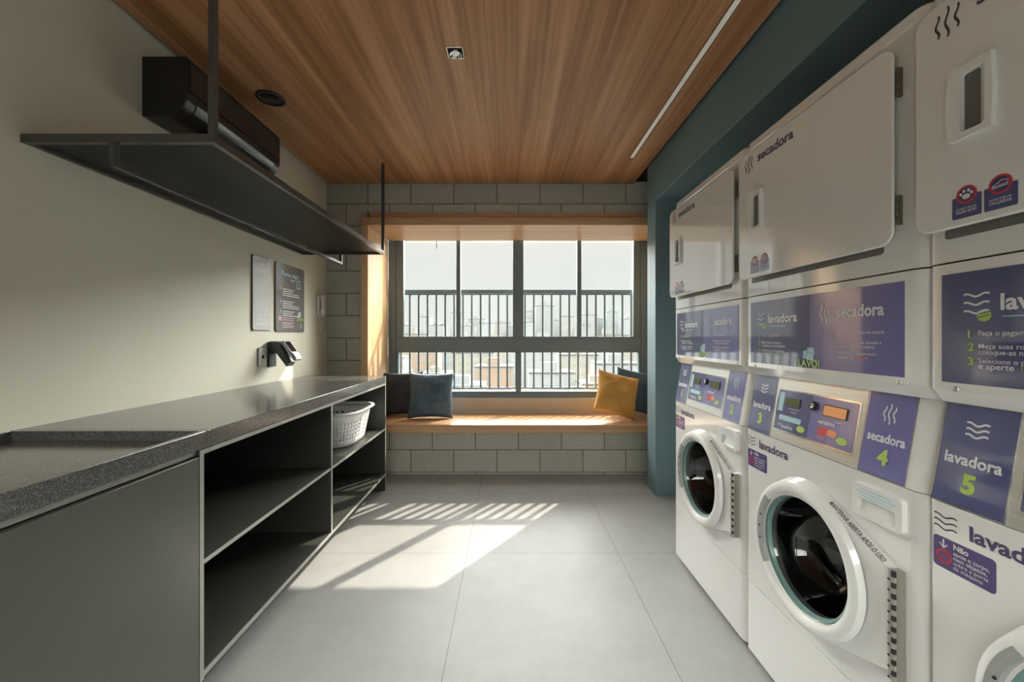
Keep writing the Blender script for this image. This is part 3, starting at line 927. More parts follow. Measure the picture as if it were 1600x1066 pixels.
# ================================================================== stacked washer and dryer
W = 0.709             # width of a machine (u runs from its far edge to its near edge)
PX = 0.97             # front plane of the machines
def P(u, z, o=0.0):
    """point on a machine: u across the front, z up, o out of the front"""
    return Vector((-o, -u, z))
RT, UP, OUT = Vector((0, -1, 0)), Vector((0, 0, 1)), Vector((-1, 0, 0))

def cab_prof(r0=0.03, r1=0.04, dep=0.76, back=0.0):
    """plan outline of a cabinet as (u, inward depth)"""
    pts = []
    for k in range(7):
        t = R(90 * k / 6); pts.append((r0 - r0 * math.sin(t) , back + r0 - r0 * math.cos(t)))
    pts = pts[::-1]
    for k in range(7):
        t = R(90 * k / 6); pts.append((W - r1 + r1 * math.sin(t), back + r1 - r1 * math.cos(t)))
    pts += [(W, dep), (0, dep)]
    return pts

def plate_pocket(b, outer, inner, o, r, u, n, h, floor):
    """plate of height h whose front has a pocket; floor(x, y) is the height of the pocket's floor"""
    o = Vector(o)
    def q(p, z): return o + r * p[0] + u * p[1] + n * z
    k = len(outer)
    b.add([q(p, 0) for p in outer] + [q(p, h) for p in outer], [(i, (i + 1) % k, k + (i + 1) % k, k + i) for i in range(k)])
    k = len(inner)
    b.add([q(p, floor(*p)) for p in inner] + [q(p, h) for p in inner], [(i, (i + 1) % k, k + (i + 1) % k, k + i) for i in range(k)] + [tuple(range(k))])
    bm = bmesh.new()
    for loop in (outer, inner):
        lv = [bm.verts.new(q(p, h)) for p in loop]
        for i in range(len(lv)): bm.edges.new((lv[i], lv[(i + 1) % len(lv)]))
    bmesh.ops.triangle_fill(bm, use_beauty=True, use_dissolve=False, edges=bm.edges)
    bm.verts.index_update()
    b.add([v.co.copy() for v in bm.verts], [tuple(v.index for v in f.verts) for f in bm.faces])
    bm.free()

def build_machine(root):
    def mk(b, name, par=None, **k):
        return b.build(name, par or root, offset=(0, 0, 0), **k)
    CU, CZc = 0.348, 0.582           # washer door centre
    # ---- washer body: shell sides, front plate with a round hole
    b = MB().mat(M['white'])
    prof = cab_prof(0.012, 0.04)
    def shell(z0, z1, prof):
        n = len(prof)
        lo = [P(u, z0, -d) for u, d in prof]; hi = [P(u, z1, -d) for u, d in prof]
        fs = [(i, (i + 1) % n, n + (i + 1) % n, n + i) for i in range(n)]
        return lo + hi, fs, n
    z0, z1 = 0.302, 0.91
    vs, fs, n = shell(z0, z1, prof)
    front = [i for i, (u, d) in enumerate(prof) if d < 1e-6]
    i0, i1 = front[0], front[-1]
    fs = [f for f in fs if not (f[0] == i0 and f[1] == i1)]
    fs += [tuple(range(n)), tuple(range(n, 2 * n))]
    b.add(vs, fs)
    ua, ub = prof[i0][0], prof[i1][0]
    # plate around the hole
    bm = bmesh.new()
    rect = [(ua, z0), (ub, z0), (ub, z1), (ua, z1)]
    hole = circle(CU, CZc, 0.170, 56)
    for loop in (rect, hole):
        lv = [bm.verts.new(P(u, z)) for u, z in loop]
        for i in range(len(lv)): bm.edges.new((lv[i], lv[(i + 1) % len(lv)]))
    bmesh.ops.triangle_fill(bm, use_beauty=True, use_dissolve=False, edges=bm.edges)
    bm.verts.index_update()
    b.add([v.co.copy() for v in bm.verts], [tuple(v.index for v in f.verts) for f in bm.faces])
    bm.free()
    mk(b, 'washer_body')
    # kick panel
    b = MB().mat(M['white']); b.prism([(u, -d) for u, d in cab_prof(0.012, 0.04, back=0.0)], P(0, 0.02), RT, OUT, UP, 0.279)
    mk(b, 'kick_panel')
    b = MB().mat(M['darkhole']); b.prism([(u, -d) for u, d in cab_prof(0.012, 0.04, back=0.03)], P(0, 0.0), RT, OUT, UP, 0.02)
    mk(b, 'base')
    # drum
    b = MB().mat(M['drum'])
    b.lathe([(0.168, -0.004), (0.20, -0.05), (0.245, -0.07), (0.245, -0.40), (0.0005, -0.42)], P(CU, CZc), OUT, RT, UP, 48)
    mk(b, 'drum')
    # ---- washer door: tear-shaped slab reaching to the hinge, raised round rim
    RO = 0.236
    hu, hz0, hz1 = 0.642, 0.435, 0.705
    def tang(pu, pz, upper):
        dx, dz = pu - CU, pz - CZc
        dd = math.hypot(dx, dz); base = math.atan2(dz, dx); al = math.acos(RO / dd)
        return base + al if upper else base - al
    a_up, a_lo = tang(hu, hz1, True), tang(hu, hz0, False)
    arc = []
    a = a_up; end = a_lo + 2 * math.pi
    for k in range(49):
        t = a + (end - a) * k / 48
        arc.append((CU + RO * math.cos(t), CZc + RO * math.sin(t)))
    outline = arc + [(hu, hz0), (hu, hz1)]
    # slab as ring of faces: outer wall + front face with a round hole
    b = MB().mat(M['white2'])
    n = len(outline)
    F = 0.034
    def fz(u):                      # the front leans back towards the hinge
        return F - 0.018 * max(0, (u - CU) / (hu - CU)) ** 1.0
    lo = [P(u, z, 0.001) for u, z in outline]
    ins = []
    cx, cz = CU + 0.06, CZc
    hi = [P(u + (cx - u) * 0.05, z + (cz - z) * 0.05, fz(u)) for u, z in outline]
    b.add(lo + hi, [(i, (i + 1) % n, n + (i + 1) % n, n + i) for i in range(n)])
    bm = bmesh.new()
    rin = circle(CU, CZc, 0.178, 56)
    for loop in ([(p.y * -1, p.z) for p in hi], rin):
        lv = [bm.verts.new(P(u, z, fz(u))) for u, z in loop]
        for i in range(len(lv)): bm.edges.new((lv[i], lv[(i + 1) % len(lv)]))
    bmesh.ops.triangle_fill(bm, use_beauty=True, use_dissolve=False, edges=bm.edges)
    bm.verts.index_update()
    b.add([v.co.copy() for v in bm.verts], [tuple(v.index for v in f.verts) for f in bm.faces])
    bm.free()
    door = mk(b, 'washer_door', smooth=25)
    # raised rim
    b = MB().mat(M['white2'])
    b.lathe([(0.228, 0.024), (0.222, 0.040), (0.210, 0.046), (0.196, 0.046), (0.188, 0.040), (0.184, 0.022), (0.176, 0.016)], P(CU, CZc), OUT, RT, UP, 72)
    mk(b, 'rim', door, smooth=40)
    b = MB().mat(M['greyplastic'])
    b.lathe([(0.189, 0.030), (0.205, 0.0475), (0.187, 0.0445), (0.183, 0.026)], P(CU, CZc), OUT, RT, UP, 24, R(140), R(215))
    for t in (165, 178, 191):
        p = P(CU + 0.191 * math.cos(R(t)), CZc + 0.191 * math.sin(R(t)), 0.0455)
        b.mat(M['darkhole']); b.lathe([(0.0003, 0.003), (0.003, 0.003), (0.003, 0.0)], p, OUT, RT, UP, 10); b.mat(M['greyplastic'])
    mk(b, 'grip', door)
    b = MB().mat(M['teal_gasket'])
    b.lathe([(0.185, 0.024), (0.182, 0.030), (0.175, 0.028), (0.171, 0.015)], P(CU, CZc), OUT, RT, UP, 64)
    mk(b, 'glass_seal', door)
    b = MB().mat(M['doorglass'])
    b.lathe([(0.173, 0.018), (0.168, 0.004), (0.158, -0.03), (0.142, -0.07), (0.12, -0.098), (0.08, -0.112), (0.0005, -0.115)], P(CU, CZc), OUT, RT, UP, 64)
    mk(b, 'door_glass', door, smooth=60)
    # piano hinge
    b = MB().mat(M['hinge'])
    b.box(-0.026, -0.001, -(hu + 0.017), -(hu - 0.002), hz0, hz1)
    N = 10
    for k in range(N):
        za = hz0 + (hz1 - hz0) * k / N; zb = hz0 + (hz1 - hz0) * (k + 1) / N
        zm = za + (zb - za) * 0.52
        b.mat(M['hinge']); b.tube([P(hu + 0.012, za + 0.001, 0.026), P(hu + 0.012, zm, 0.026)], 0.007, 10)
        b.mat(M['darkhole']); b.tube([P(hu + 0.012, zm, 0.026), P(hu + 0.012, zb, 0.026)], 0.0055, 10)
        b.box(-0.0285, -0.027, -(hu + 0.003), -(hu - 0.0025), za, za + 0.004)
    mk(b, 'hinge', door)
    # warning printed along the sloping upper edge of the door
    b = MB()
    p0, p1 = lo[-1], lo[0]; q0, q1 = hi[-1], hi[0]
    r = (p0 - p1).normalized()
    upv = ((p1 + p0) / 2 - (q1 + q0) / 2).normalized()
    upv = (upv - r * upv.dot(r)).normalized()
    org = (q1 * 0.75 + p1 * 0.25)
    b.mat(M['inkgrey']); put_text(b, 'MANTENHA ABERTA APÓS O USO', org, r, upv, h=0.016, w=0.19, bold=0.015, lift=0.0012)
    mk(b, 'warning_lettering', door)
    # ---- detergent drawer
    b = MB().mat(M['white2'])
    ux0, ux1, dz0, dz1 = 0.518, 0.662, 0.795, 0.882
    plate_pocket(b, rrect(ux0, ux1, dz0, dz1, 0.012), rrect(ux0 + 0.020, ux1 - 0.018, dz0 + 0.012, dz0 + 0.050, 0.007), P(0, 0, 0), RT, UP, OUT, 0.014,
                 lambda x, z: 0.001 + 0.009 * max(0, 1 - (z - dz0 - 0.012) / 0.03))
    dr = mk(b, 'detergent_drawer')
    b = MB(); fc = Face(b, P(0, 0, 0.014), RT, UP)
    for i, (a, c) in enumerate(((0.03, 0.115), (0.02, 0.128), (0.03, 0.12))):
        fc.rect(M['inkcyan'], ux0 + a, ux0 + c, dz0 + 0.074 - 0.009 * i, dz0 + 0.077 - 0.009 * i, lift=0.0006)
    mk(b, 'drawer_print', dr)
    # ---- lettering and sticker on the washer front
    b = MB(); fc = Face(b, P(0, 0, 0), RT, UP)
    fc.waves(M['inkgrey'], 0.012, 0.058, 0.848, 0.888, 3, 0.0032, 0.003)
    mk(b, 'wave_icon')
    b = MB(); fc = Face(b, P(0, 0, 0), RT, UP)
    fc.text(M['inknavy'], 'lavadora', 0.082, 0.852, h=0.031, w=0.160, bold=0.027)
    mk(b, 'washer_lettering')
    b = MB(); fc = Face(b, P(0, 0, 0), RT, UP)
    fc.rect(M['purple'], 0.010, 0.128, 0.765, 0.834, 0.008, lift=0.0006, t=0.0006)
    fc.o += fc.n * 0.0006
    fc.disc(M['inkred'], 0.032, 0.792, 0.016); fc.disc(M['purple'], 0.032, 0.792, 0.012, lift=0.0005)
    fc.stroke(M['inkred'], [(0.021, 0.781), (0.043, 0.803)], 0.003)
    fc.stroke(M['inkwhite'], [(0.032, 0.830), (0.032, 0.812)], 0.0035, 0.0009)
    fc.stroke(M['inkwhite'], [(0.024, 0.820), (0.032, 0.811), (0.040, 0.820)], 0.003, 0.0009)
    fc.text(M['inkwhite'], 'Não', 0.052, 0.817, h=0.012, bold=0.03)
    for i, (s, wd) in enumerate((('apoie o corpo,', 0.066), ('nem objetos,', 0.062), ('sobre a porta', 0.064), ('da máquina', 0.054))):
        fc.text(M['inkwhite'], s, 0.052, 0.805 - 0.0105 * i, h=0.0078, w=wd, bold=0.012 if i < 2 else 0.0)
    mk(b, 'warning_sticker')
    # ---- console, sloping back towards its top
    b = MB().mat(M['whitedull'])
    CT = 0.038
    sl = (Vector(P(0, 1.135, -CT)) - Vector(P(0, 0.912, 0))).normalized()
    lo = [P(u, 0.912, -d) for u, d in cab_prof(0.012, 0.04)]
    hi = [P(u, 1.135, -max(d + CT, CT) if d < 0.7 else -d) for u, d in cab_prof(0.012, 0.04)]
    n = len(lo)
    b.add(lo + hi, [tuple(range(n)), tuple(range(n, 2 * n))] + [(i, (i + 1) % n, n + (i + 1) % n, n + i) for i in range(n)])
    con = mk(b, 'console')
    H = (Vector(P(0, 1.135, -CT)) - Vector(P(0, 0.912, 0))).length
    def cface(b): return Face(b, P(0, 0.912, 0), RT, sl)
    b = MB(); fc = cface(b)
    fc.rect(M['steel'], 0.146, 0.519, 0.001, H - 0.001, lift=0.0012, t=0.0012)
    mk(b, 'steel_plate', con)
    b = MB(); fc = cface(b); fc.o += fc.n * 0.0012
    fc.rect(M['chrome'], 0.160, 0.506, 0.033, 0.186, 0.004, lift=0.004, t=0.004)
    fc.rect(M['violet'], 0.165, 0.501, 0.038, 0.181, 0.003, lift=0.0046, t=0.001)
    fc.rect(M['indigo'], 0.165, 0.325, 0.038, 0.181, 0.003, lift=0.0052, t=0.001)
    fc.o += fc.n * 0.0052
    fc.rect(M['inkcyan'], 0.172, 0.196, 0.105, 0.172, lift=0.0004)
    fc.rect(M['inkcyan'], 0.185, 0.292, 0.074, 0.092, 0.002, lift=0.0004)
    fc.text(M['inkwhite'], 'lavadora', 0.205, 0.048, h=0.013, w=0.055, bold=0.01)
    fc.stroke(M['inkwhite'], [(0.188, 0.060), (0.193, 0.053), (0.198, 0.060)], 0.003)
    fc.poly(M['inkgreen'], [(0.296 + 0.018 * math.cos(t * math.pi / 12), 0.060 + 0.011 * math.sin(t * math.pi / 12)) for t in range(24)])
    fc.text(M['inkwhite'], 'secadora', 0.365, 0.098, h=0.013, w=0.065, bold=0.01)
    fc.rect(M['inkred'], 0.368, 0.405, 0.062, 0.088, 0.003, lift=0.0004)
    fc.rect(M['inkorange'], 0.405, 0.440, 0.066, 0.086, 0.008, lift=0.0004)
    fc.text(M['inkorange'], 'só secar', 0.370, 0.050, h=0.008, w=0.028)
    fc.poly(M['inkgreen'], [(0.462 + 0.020 * math.cos(t * math.pi / 12), 0.062 + 0.011 * math.sin(t * math.pi / 12)) for t in range(24)])
    fc.rect(M['inkwhite'], 0.225, 0.275, 0.118, 0.1195, lift=0.0004); fc.rect(M['inkwhite'], 0.235, 0.265, 0.108, 0.1095, lift=0.0004)
    fc.rect(M['inkwhite'], 0.425, 0.455, 0.112, 0.1135, lift=0.0004)
    mk(b, 'control_panel', con)
    b = MB(); fc = cface(b); fc.o += fc.n * 0.0066
    fc.rect(M['darkhole'], 0.208, 0.278, 0.128, 0.158, lift=0.002, t=0.002)
    fc.rect(M['lcd'], 0.211, 0.275, 0.131, 0.155, lift=0.0024, t=0.001)
    mk(b, 'display', con)
    b = MB().mat(M['darkhole'])
    fc = cface(b)
    c = fc.p(0.338, 0.148, 0.0062)
    b.lathe([(0.0145, 0.0), (0.0145, 0.008), (0.012, 0.010), (0.0085, 0.010)], c, fc.n, fc.r, fc.u, 24)
    b.mat(M['chrome']); b.lathe([(0.0003, 0.0085), (0.0088, 0.0095)], c, fc.n, fc.r, fc.u, 20)
    fc.o = c + fc.n * 0.0096
    fc.rect(M['darkhole'], -0.007, 0.007, -0.0012, 0.0012, lift=0.0004)
    mk(b, 'key_lock', con)
    # ---- service panel with the poster
    b = MB().mat(M['white'])
    pr = cab_prof(0.012, 0.04)
    b.prism([(u, -d) for u, d in pr], P(0, 1.165), RT, OUT, UP, 0.278)
    lo = [P(u, 1.136, -(d + 0.022) if d < 0.7 else -d) for u, d in cab_prof(0.012, 0.04)]; hi = [P(u, 1.165, -d) for u, d in pr]
    n = len(lo)
    b.add(lo + hi, [tuple(range(n))] + [(i, (i + 1) % n, n + (i + 1) % n, n + i) for i in range(n)])
    sp_ = mk(b, 'service_panel')
    for u in (0.055, 0.64):
        b = MB().mat(M['steel']); b.lathe([(0.0003, 0.003), (0.006, 0.002), (0.007, 0.0)], P(u, 1.168, 0.0), OUT, RT, UP, 16)
        mk(b, 'screw', sp_)
    b = MB(); fc = Face(b, P(0, 0, 0), RT, UP)
    pz0, pz1 = 1.182, 1.420
    fc.rect(M['navy'], 0.028, 0.345, pz0, pz1, lift=0.0008, t=0.0008)
    fc.rect(M['violet'], 0.345, 0.655, pz0, pz1, lift=0.0008, t=0.0008)
    fc.o += fc.n * 0.0008
    fc.waves(M['inkwhite'], 0.072, 0.118, 1.325, 1.378, 3, 0.004, 0.003)
    fc.text(M['inkwhite'], 'lavadora', 0.136, 1.336, h=0.032, w=0.152, bold=0.027)
    fc.rect(M['inkcyan'], 0.138, 0.230, 1.3215, 1.3235)
    fc.disc(M['inkgreen'], 0.108, 1.326, 0.0125)
    fc.stroke(M['navy'], [(0.098, 1.329), (0.108, 1.331), (0.118, 1.334)], 0.0022, 0.0009); fc.stroke(M['navy'], [(0.098, 1.322), (0.108, 1.324), (0.118, 1.327)], 0.0022, 0.0009)
    L1 = [('1', 1.284, ('Faça o pagamento',)), ('2', 1.257, ('Meça suas roupas e', 'coloque-as na máquina')), ('3', 1.227, ('Selecione o programa',))]
    for num, zz, lines in L1:
        fc.text(M['inkgreen'], num, 0.080, zz - 0.004, h=0.0165, bold=0.03)
        for i, s in enumerate(lines): fc.text(M['inkwhite'], s, 0.099, zz - 0.012 * i + 0.001, h=0.0098, bold=0.006)
    fc.text(M['inkwhite'], 'e aperte', 0.099, 1.216, h=0.0098, bold=0.006); fc.text(M['inkgreen'], 'INICIAR', 0.169, 1.216, h=0.0088, bold=0.006)
    fc.waves(M['inkwhite'], 0.384, 0.434, 1.322, 1.388, 3, 0.0042, 0.0035, vertical=True)
    fc.text(M['inkwhite'], 'secadora', 0.450, 1.340, h=0.033, w=0.152, bold=0.027)
    L2 = [('1', 1.290, ('Faça o pagamento na central',)), ('2', 1.262, ('Meça suas roupas lavadas e', 'coloque-as na secadora')), ('3', 1.231, ('Selecione a temperatura', 'e aperte'))]
    for num, zz, lines in L2:
        fc.text(M['inkpink'], num, 0.440, zz - 0.003, h=0.0145, bold=0.02)
        for i, s in enumerate(lines): fc.text(M['inkwhite'], s, 0.454, zz - 0.012 * i + 0.001, h=0.0088)
    fc.text(M['inkorange'], 'INICIAR', 0.517, 1.220, h=0.008)
    for k, (pu, pz, an) in enumerate(((0.330, 1.226, 0.25), (0.348, 1.236, 0.1), (0.345, 1.219, -0.2))):
        q = rot_about([(pu - 0.018, pz - 0.011), (pu + 0.018, pz - 0.011), (pu + 0.014, pz + 0.013), (pu - 0.012, pz + 0.013)], (pu, pz), an)
        fc.poly(M['inkcyan'], q, lift=0.0006 + 0.0003 * k)
        fc.stroke(M['violet'], [q[0], q[3], q[2]], 0.0018, 0.0010 + 0.0003 * k)
    fc.text(M['inkgreen'], 'LAVO!', 0.296, 1.185, h=0.026, w=0.092, bold=0.035, lift=0.0022)
    mk(b, 'poster', sp_)
    # ---- dryer
    b = MB().mat(M['white'])
    b.prism([(u, -d) for u, d in cab_prof(0.012, 0.04)], P(0, 1.447), RT, OUT, UP, 0.582)
    mk(b, 'dryer_body')
    b = MB().mat(M['white'])
    b.prism([(u, -d) for u, d in cab_prof(0.02, 0.04)], P(0, 2.031), RT, OUT, UP, 0.039)
    mk(b, 'top_cover', bevel=0.008, seg=3)
    b = MB().mat(M['shade_grey']); b.prism(rrect(0.035, 0.60, 1.497, 1.52, 0.008), P(0, 0, 0), RT, UP, OUT, 0.0015); mk(b, 'door_gap_shade')  # shade under the door, painted as a dark strip
    # door: thick plate, slightly proud at its free (far) edge
    b = MB().mat(M['white'])
    dz0, dz1, du0, du1 = 1.512, 2.012, 0.0, 0.645
    pts = rrect(du0, du1, dz0, dz1, 0.035, 8)
    ang = 0.012
    lo = [P(u, z, 0.012 + ang * (du1 - u) / 0.645) for u, z in pts]; hi = [P(u, z, 0.020 + 0.014 * (du1 - u) / 0.645) for u, z in pts]
    n = len(pts)
    b.add(lo + hi, [tuple(range(n)), tuple(range(n, 2 * n))] + [(i, (i + 1) % n, n + (i + 1) % n, n + i) for i in range(n)])
    dd = mk(b, 'dryer_door', bevel=0.004)
    dn = (P(du0, 0, 0.034) - P(du1, 0, 0.020)).normalized() * -1   # along the door, towards the hinge
    def dface(b): return Face(b, P(0, 0, 0.034), dn, UP)
    b = MB().mat(M['white2'])
    # liner between door and body
    b.prism(rrect(0.03, 0.62, 1.53, 1.99, 0.03), P(0, 0, 0), RT, UP, OUT, 0.015)
    mk(b, 'door_liner', dd)
    for (za, zb) in ((1.876, 1.948), (1.560, 1.632)):
        b = MB().mat(M['hinge_dark'])
        b.tube([P(0.6495, za, 0.012), P(0.6495, zb, 0.012)], 0.0032, 10)
        b.box(-0.012, -0.001, -0.651, -0.646, za, zb)
        for k in range(1, 4):
            zz = za + (zb - za) * k / 4
            b.mat(M['darkhole']); b.tube([P(0.6495, zz - 0.001, 0.012), P(0.6495, zz + 0.001, 0.012)], 0.0034, 10)
        mk(b, 'hinge', dd)
    # handle: plate with a scooped recess
    b = MB(); fc = dface(b)
    hp = [(0.080, 1.690), (0.153, 1.692)] + [(0.156 - 0.003 * abs(t), 1.765 + 0.07 * t) for t in (-0.8, 0, 0.8)] + [(0.153, 1.838), (0.080, 1.840)] + [(0.074 + 0.006 * abs(t) ** 2, 1.765 + 0.074 * t) for t in (0.7, 0.35, 0, -0.35, -0.7)]
    b.mat(M['white2'])
    plate_pocket(b, hp, rrect(0.100, 0.143, 1.703, 1.824, 0.008), fc.o, fc.r, fc.u, fc.n, 0.011, lambda x, z: 0.0008)
    b.prism([(0.129, 0.0008), (0.1425, 0.0008), (0.1425, 0.0095)], fc.o + fc.u * 1.8235, fc.r, fc.n, -fc.u, 0.120)
    mk(b, 'handle', dd)
    b = MB(); fc = dface(b)
    fc.rect(M['shade_grey'], 0.1015, 0.1295, 1.706, 1.821, 0.005, lift=0.0013)  # shade of the scoop, painted as a dark patch on its floor
    mk(b, 'recess_shade', dd)
    b = MB(); fc = dface(b)
    fc.waves(M['inkgrey'], 0.040, 0.096, 1.925, 1.990, 3, 0.0045, 0.0035, vertical=True)
    mk(b, 'steam_icon', dd)
    b = MB(); fc = dface(b)
    fc.text(M['inknavy'], 'secadora', 0.122, 1.948, h=0.034, w=0.186, bold=0.027)
    mk(b, 'dryer_lettering', dd)
    for (u0, kind) in ((0.078, 'paw'), (0.134, 'shoe')):
        b = MB(); fc = dface(b)
        fc.rect(M['indigo'], u0, u0 + 0.052, 1.528, 1.573, 0.003, lift=0.0005, t=0.0005)
        cu, cz = u0 + 0.026, 1.575
        fc.disc(M['inkred'], cu, cz, 0.0185, lift=0.0008)
        fc.disc(M['navy'], cu, cz, 0.0145, lift=0.0010)
        if kind == 'paw':
            fc.poly(M['inkwhite'], [(cu + 0.007 * math.cos(t * math.pi / 8), cz - 0.004 + 0.0055 * math.sin(t * math.pi / 8)) for t in range(16)], lift=0.0013)
            for (a, c) in ((-0.0095, 0.002), (-0.004, 0.0075), (0.004, 0.0075), (0.0095, 0.002)):
                fc.poly(M['inkwhite'], [(cu + a + 0.0026 * math.cos(t * math.pi / 6), cz + c + 0.0034 * math.sin(t * math.pi / 6)) for t in range(12)], lift=0.0013)
        else:
            fc.stroke(M['inkwhite'], [(cu - 0.012, cz - 0.006), (cu - 0.012, cz - 0.001), (cu - 0.004, cz + 0.0025), (cu + 0.002, cz + 0.007), (cu + 0.012, cz + 0.005), (cu + 0.012, cz - 0.004), (cu - 0.012, cz - 0.006)], 0.0016, 0.0013)
            fc.stroke(M['inkwhite'], [(cu - 0.012, cz - 0.003), (cu, cz - 0.0025), (cu + 0.012, cz - 0.0005)], 0.0014, 0.0013)
        fc.stroke(M['inkred'], [(cu - 0.011, cz - 0.012), (cu + 0.011, cz + 0.012)], 0.002, 0.0010)
        fc.text(M['inkwhite'], 'LAVAR E SECAR', cu, 1.5455, h=0.004, w=0.035, bold=0.01, center=True)
        fc.text(M['inkwhite'], 'ROUPAS DE PET' if kind == 'paw' else 'CALÇADOS', cu, 1.5385, h=0.005, w=0.036 if kind == 'paw' else 0.034, bold=0.02, center=True)
        mk(b, 'pet_sticker' if kind == 'paw' else 'shoe_sticker', dd)
    return con

def machine_numbers(con, a, b_, lcd2):
    """the plates beside the controls, which carry each machine's own number"""
    sl = (Vector((0.038, 0, 1.135)) - Vector((0, 0, 0.912))).normalized()
    H = (Vector((0.038, 0, 1.135)) - Vector((0, 0, 0.912))).length
    for (u0, u1, word, num, vert, m) in ((0.004, 0.143, 'lavadora', a, False, 'indigo'), (0.522, 0.656, 'secadora', b_, True, 'violet')):
        b = MB(); fc = Face(b, P(0, 0.912, 0), RT, sl)
        fc.rect(M['chrome'], u0, u1, 0.001, H - 0.002, lift=0.0014, t=0.0014)
        fc.rect(M[m], u0 + 0.002, u1 - 0.003, 0.003, H - 0.003, lift=0.0020, t=0.0008)
        fc.o += fc.n * 0.0020
        cu = (u0 + u1) / 2
        if vert: fc.waves(M['inkwhite'], cu - 0.020, cu + 0.020, 0.142, 0.196, 3, 0.0035, 0.003, vertical=True)
        else: fc.waves(M['inkwhite'], cu - 0.021, cu + 0.021, 0.152, 0.190, 3, 0.0042, 0.003)
        fc.text(M['inkwhite'], word, cu, 0.093, h=0.024, w=0.106, bold=0.027, center=True)
        fc.text(M['inkgreen'], num, cu, 0.036, h=0.040, bold=0.045, center=True)
        b.build('number_plate', con, offset=(0, 0, 0))
    b = MB(); fc = Face(b, P(0, 0.912, 0), RT, sl); fc.o += fc.n * 0.0062
    fc.rect(M['darkhole'], 0.378, 0.468, 0.124, 0.160, lift=0.002, t=0.002)
    fc.rect(M[lcd2], 0.381, 0.465, 0.127, 0.157, lift=0.0024, t=0.001)
    b.build('display', con, offset=(0, 0, 0))

GRP = 'stacked washer and dryer units'
m1 = empty('stacked_washer_dryer', (0, 0, 0), 'white stacked washer and dryer numbered 1 and 2, farthest, beside the teal wall', 'laundry machine', GRP)
build_machine(m1)
m1.location = (PX, 2.350, 0)
m2 = copy_tree(m1); m2.location = (PX, 1.638, 0)
tag(m2, 'white stacked washer and dryer numbered 3 and 4, between two others', 'laundry machine', GRP)
m3 = copy_tree(m1); m3.location = (PX, 0.926, 0)
tag(m3, 'white stacked washer and dryer numbered 5, cut off by the right edge', 'laundry machine', GRP)
for m, a, b_, l2 in ((m1, '1', '2', 'lcd'), (m2, '3', '4', 'lcdorange'), (m3, '5', '6', 'lcd')):
    con = [c for c in kids(m) if c.name.startswith('console')][0]
    machine_numbers(con, a, b_, l2)

# ================================================================== the town outside
def facade(name, wall, glass, sx, sz, emit=0.0):
    """facade with a grid of windows, distance haze mixed into its colours"""
    m = principled(name, wall, 0.9, spec=0.1)
    n, l, b = nt(m)
    t = n.new('ShaderNodeTexCoord')
    s = n.new('ShaderNodeSeparateXYZ'); l.new(t.outputs['Object'], s.inputs[0])
    c = n.new('ShaderNodeCombineXYZ')
    ad = n.new('ShaderNodeMath'); ad.operation = 'ADD'; l.new(s.outputs['X'], ad.inputs[0]); l.new(s.outputs['Y'], ad.inputs[1])
    l.new(ad.outputs[0], c.inputs[0]); l.new(s.outputs['Z'], c.inputs[1])
    br = n.new('ShaderNodeTexBrick'); br.offset = 0.0
    br.inputs['Scale'].default_value = 1.0
    br.inputs['Brick Width'].default_value = sx; br.inputs['Row Height'].default_value = sz
    br.inputs['Mortar Size'].default_value = min(sx, sz) * 0.28
    br.inputs['Mortar Smooth'].default_value = 0.0
    br.inputs['Color1'].default_value = (*glass, 1); br.inputs['Color2'].default_value = (*[g * 1.12 for g in glass], 1)
    br.inputs['Mortar'].default_value = (*wall, 1)
    l.new(c.outputs[0], br.inputs['Vector']); l.new(br.outputs['Color'], b.inputs['Base Color'])
    return m
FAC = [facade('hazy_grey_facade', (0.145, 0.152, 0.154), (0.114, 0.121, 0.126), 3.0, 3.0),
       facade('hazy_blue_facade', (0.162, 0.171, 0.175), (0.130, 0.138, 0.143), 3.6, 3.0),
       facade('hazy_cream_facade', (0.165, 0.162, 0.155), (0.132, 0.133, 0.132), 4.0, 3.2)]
FACN = [facade('cream_facade', (0.158, 0.151, 0.130), (0.122, 0.129, 0.122), 3.2, 3.0),
        facade('yellow_facade', (0.187, 0.148, 0.072), (0.133, 0.122, 0.101), 4.0, 3.2),
        facade('white_facade', (0.158, 0.162, 0.162), (0.133, 0.146, 0.157), 3.0, 3.0),
        facade('salmon_facade', (0.169, 0.122, 0.090), (0.122, 0.122, 0.112), 3.4, 3.0)]
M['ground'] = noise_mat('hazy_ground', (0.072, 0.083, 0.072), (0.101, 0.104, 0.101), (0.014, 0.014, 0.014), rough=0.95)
M['roof'] = principled('pale_roof', (0.055, 0.055, 0.053), 0.9)
GZ = -34.0
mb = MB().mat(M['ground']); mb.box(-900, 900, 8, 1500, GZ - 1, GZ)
struct(mb.build('ground'), 'hazy ground of the town far below')
def tower(x, y, w, d, top, m, label, group):
    r = empty('apartment_tower' if group.startswith('sky') else 'low_building', (x, y, GZ), label, 'building', group)
    b = MB().mat(m); b.box(x - w / 2, x + w / 2, y, y + d, GZ, top); b.build('walls', r)
    b = MB().mat(M['roof']); b.box(x - w * 0.5 - 0.1, x + w * 0.5 + 0.1, y - 0.1, y + d + 0.1, top, top + 0.5)
    b.build('roof', r)
    b = MB().mat(m); b.box(x - w * 0.2, x + w * 0.15, y + d * 0.3, y + d * 0.6, top + 0.5, top + 0.5 + min(3.5, w * 0.2)); b.build('roof_tank', r)
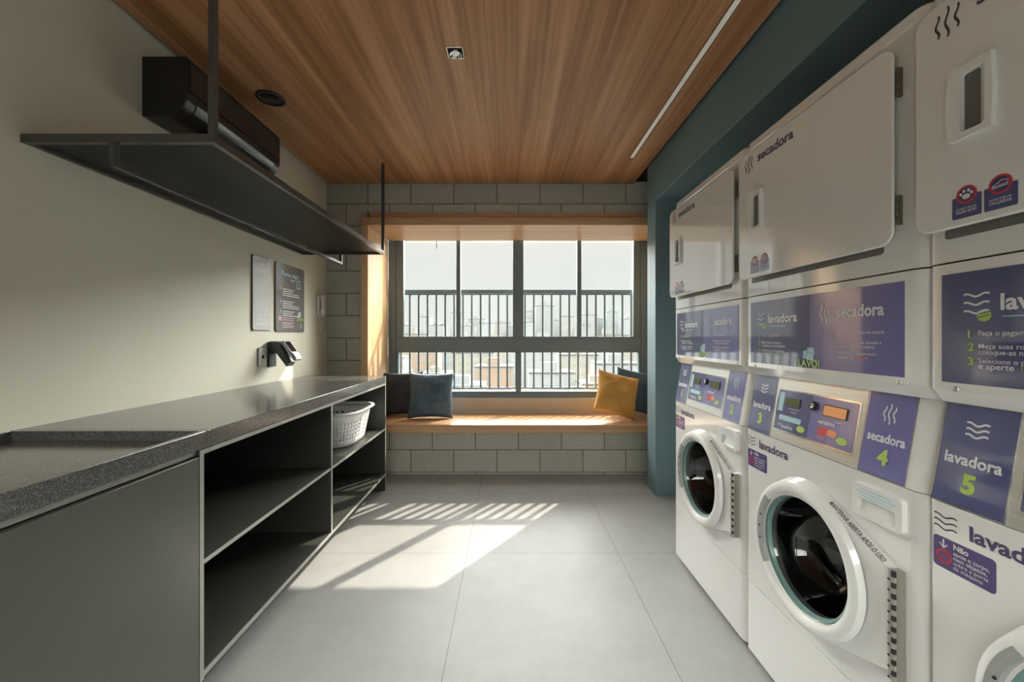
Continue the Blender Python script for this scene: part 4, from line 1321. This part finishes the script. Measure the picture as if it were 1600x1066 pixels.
rnd = random.Random(5)
SKYL = [(-102, 380, 14, 13), (-86, 400, 12, 22), (-76, 420, 16, 15), (-66, 355, 14, 12), (-56, 414, 12, 27), (-42, 398, 14, 13), (-36, 430, 18, 21), (-24, 390, 14, 15), (-8, 420, 18, 17),
        (6, 400, 16, 12), (17, 380, 14, 16), (22, 425, 12, 29), (35, 400, 19, 33), (49, 436, 12, 20), (57, 392, 13, 22), (70, 374, 12, 13), (78, 400, 18, 24), (92, 420, 14, 21), (102, 400, 12, 27), (115, 380, 16, 19), (130, 420, 18, 24),
        (-125, 400, 18, 16), (-145, 420, 20, 20), (150, 400, 20, 16)]
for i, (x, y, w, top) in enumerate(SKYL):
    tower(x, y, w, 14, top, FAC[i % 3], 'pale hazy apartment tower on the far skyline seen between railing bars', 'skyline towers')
LOW = [(-30, 95, 9, -7.5, 1), (-21, 110, 8, -9, 0), (-40, 120, 16, -5, 2), (-11, 90, 10, -10, 2), (-5, 124, 12, -8, 3), (-24, 75, 8, -9.6, 3), (11, 105, 12, -8.2, 2), (21, 94, 8, -10.0, 0), (30, 110, 12, -6.2, 2), (24, 140, 14, -5, 0),
       (-14, 150, 16, -4.5, 0), (-36, 160, 14, -3, 3), (6, 170, 16, -3.4, 2), (44, 150, 14, -2, 0), (-54, 170, 18, -1, 2), (38, 190, 16, -1.5, 2), (-8, 210, 20, -0.8, 0), (20, 230, 20, 0.5, 2), (-30, 240, 22, 1.5, 2), (56, 220, 20, 2.5, 0), (-58, 230, 20, 3.0, 0),
       (2, 70, 9, -10.5, 0), (14, 75, 9, -10.8, 2), (27, 70, 8, -9.5, 2)]
for i, (x, y, w, top, k) in enumerate(LOW):
    nm = ('cream', 'yellow', 'white', 'salmon')[k]
    tower(x, y, w, 10, top, FACN[k], {'yellow': 'yellow low building seen low through the left part of the window'}.get(nm, 'hazy %s low building beyond the railing below the skyline' % nm), nm + ' low buildings beyond the railing')

for o in list(bpy.data.objects):
    if '_loc' in o: del o['_loc']
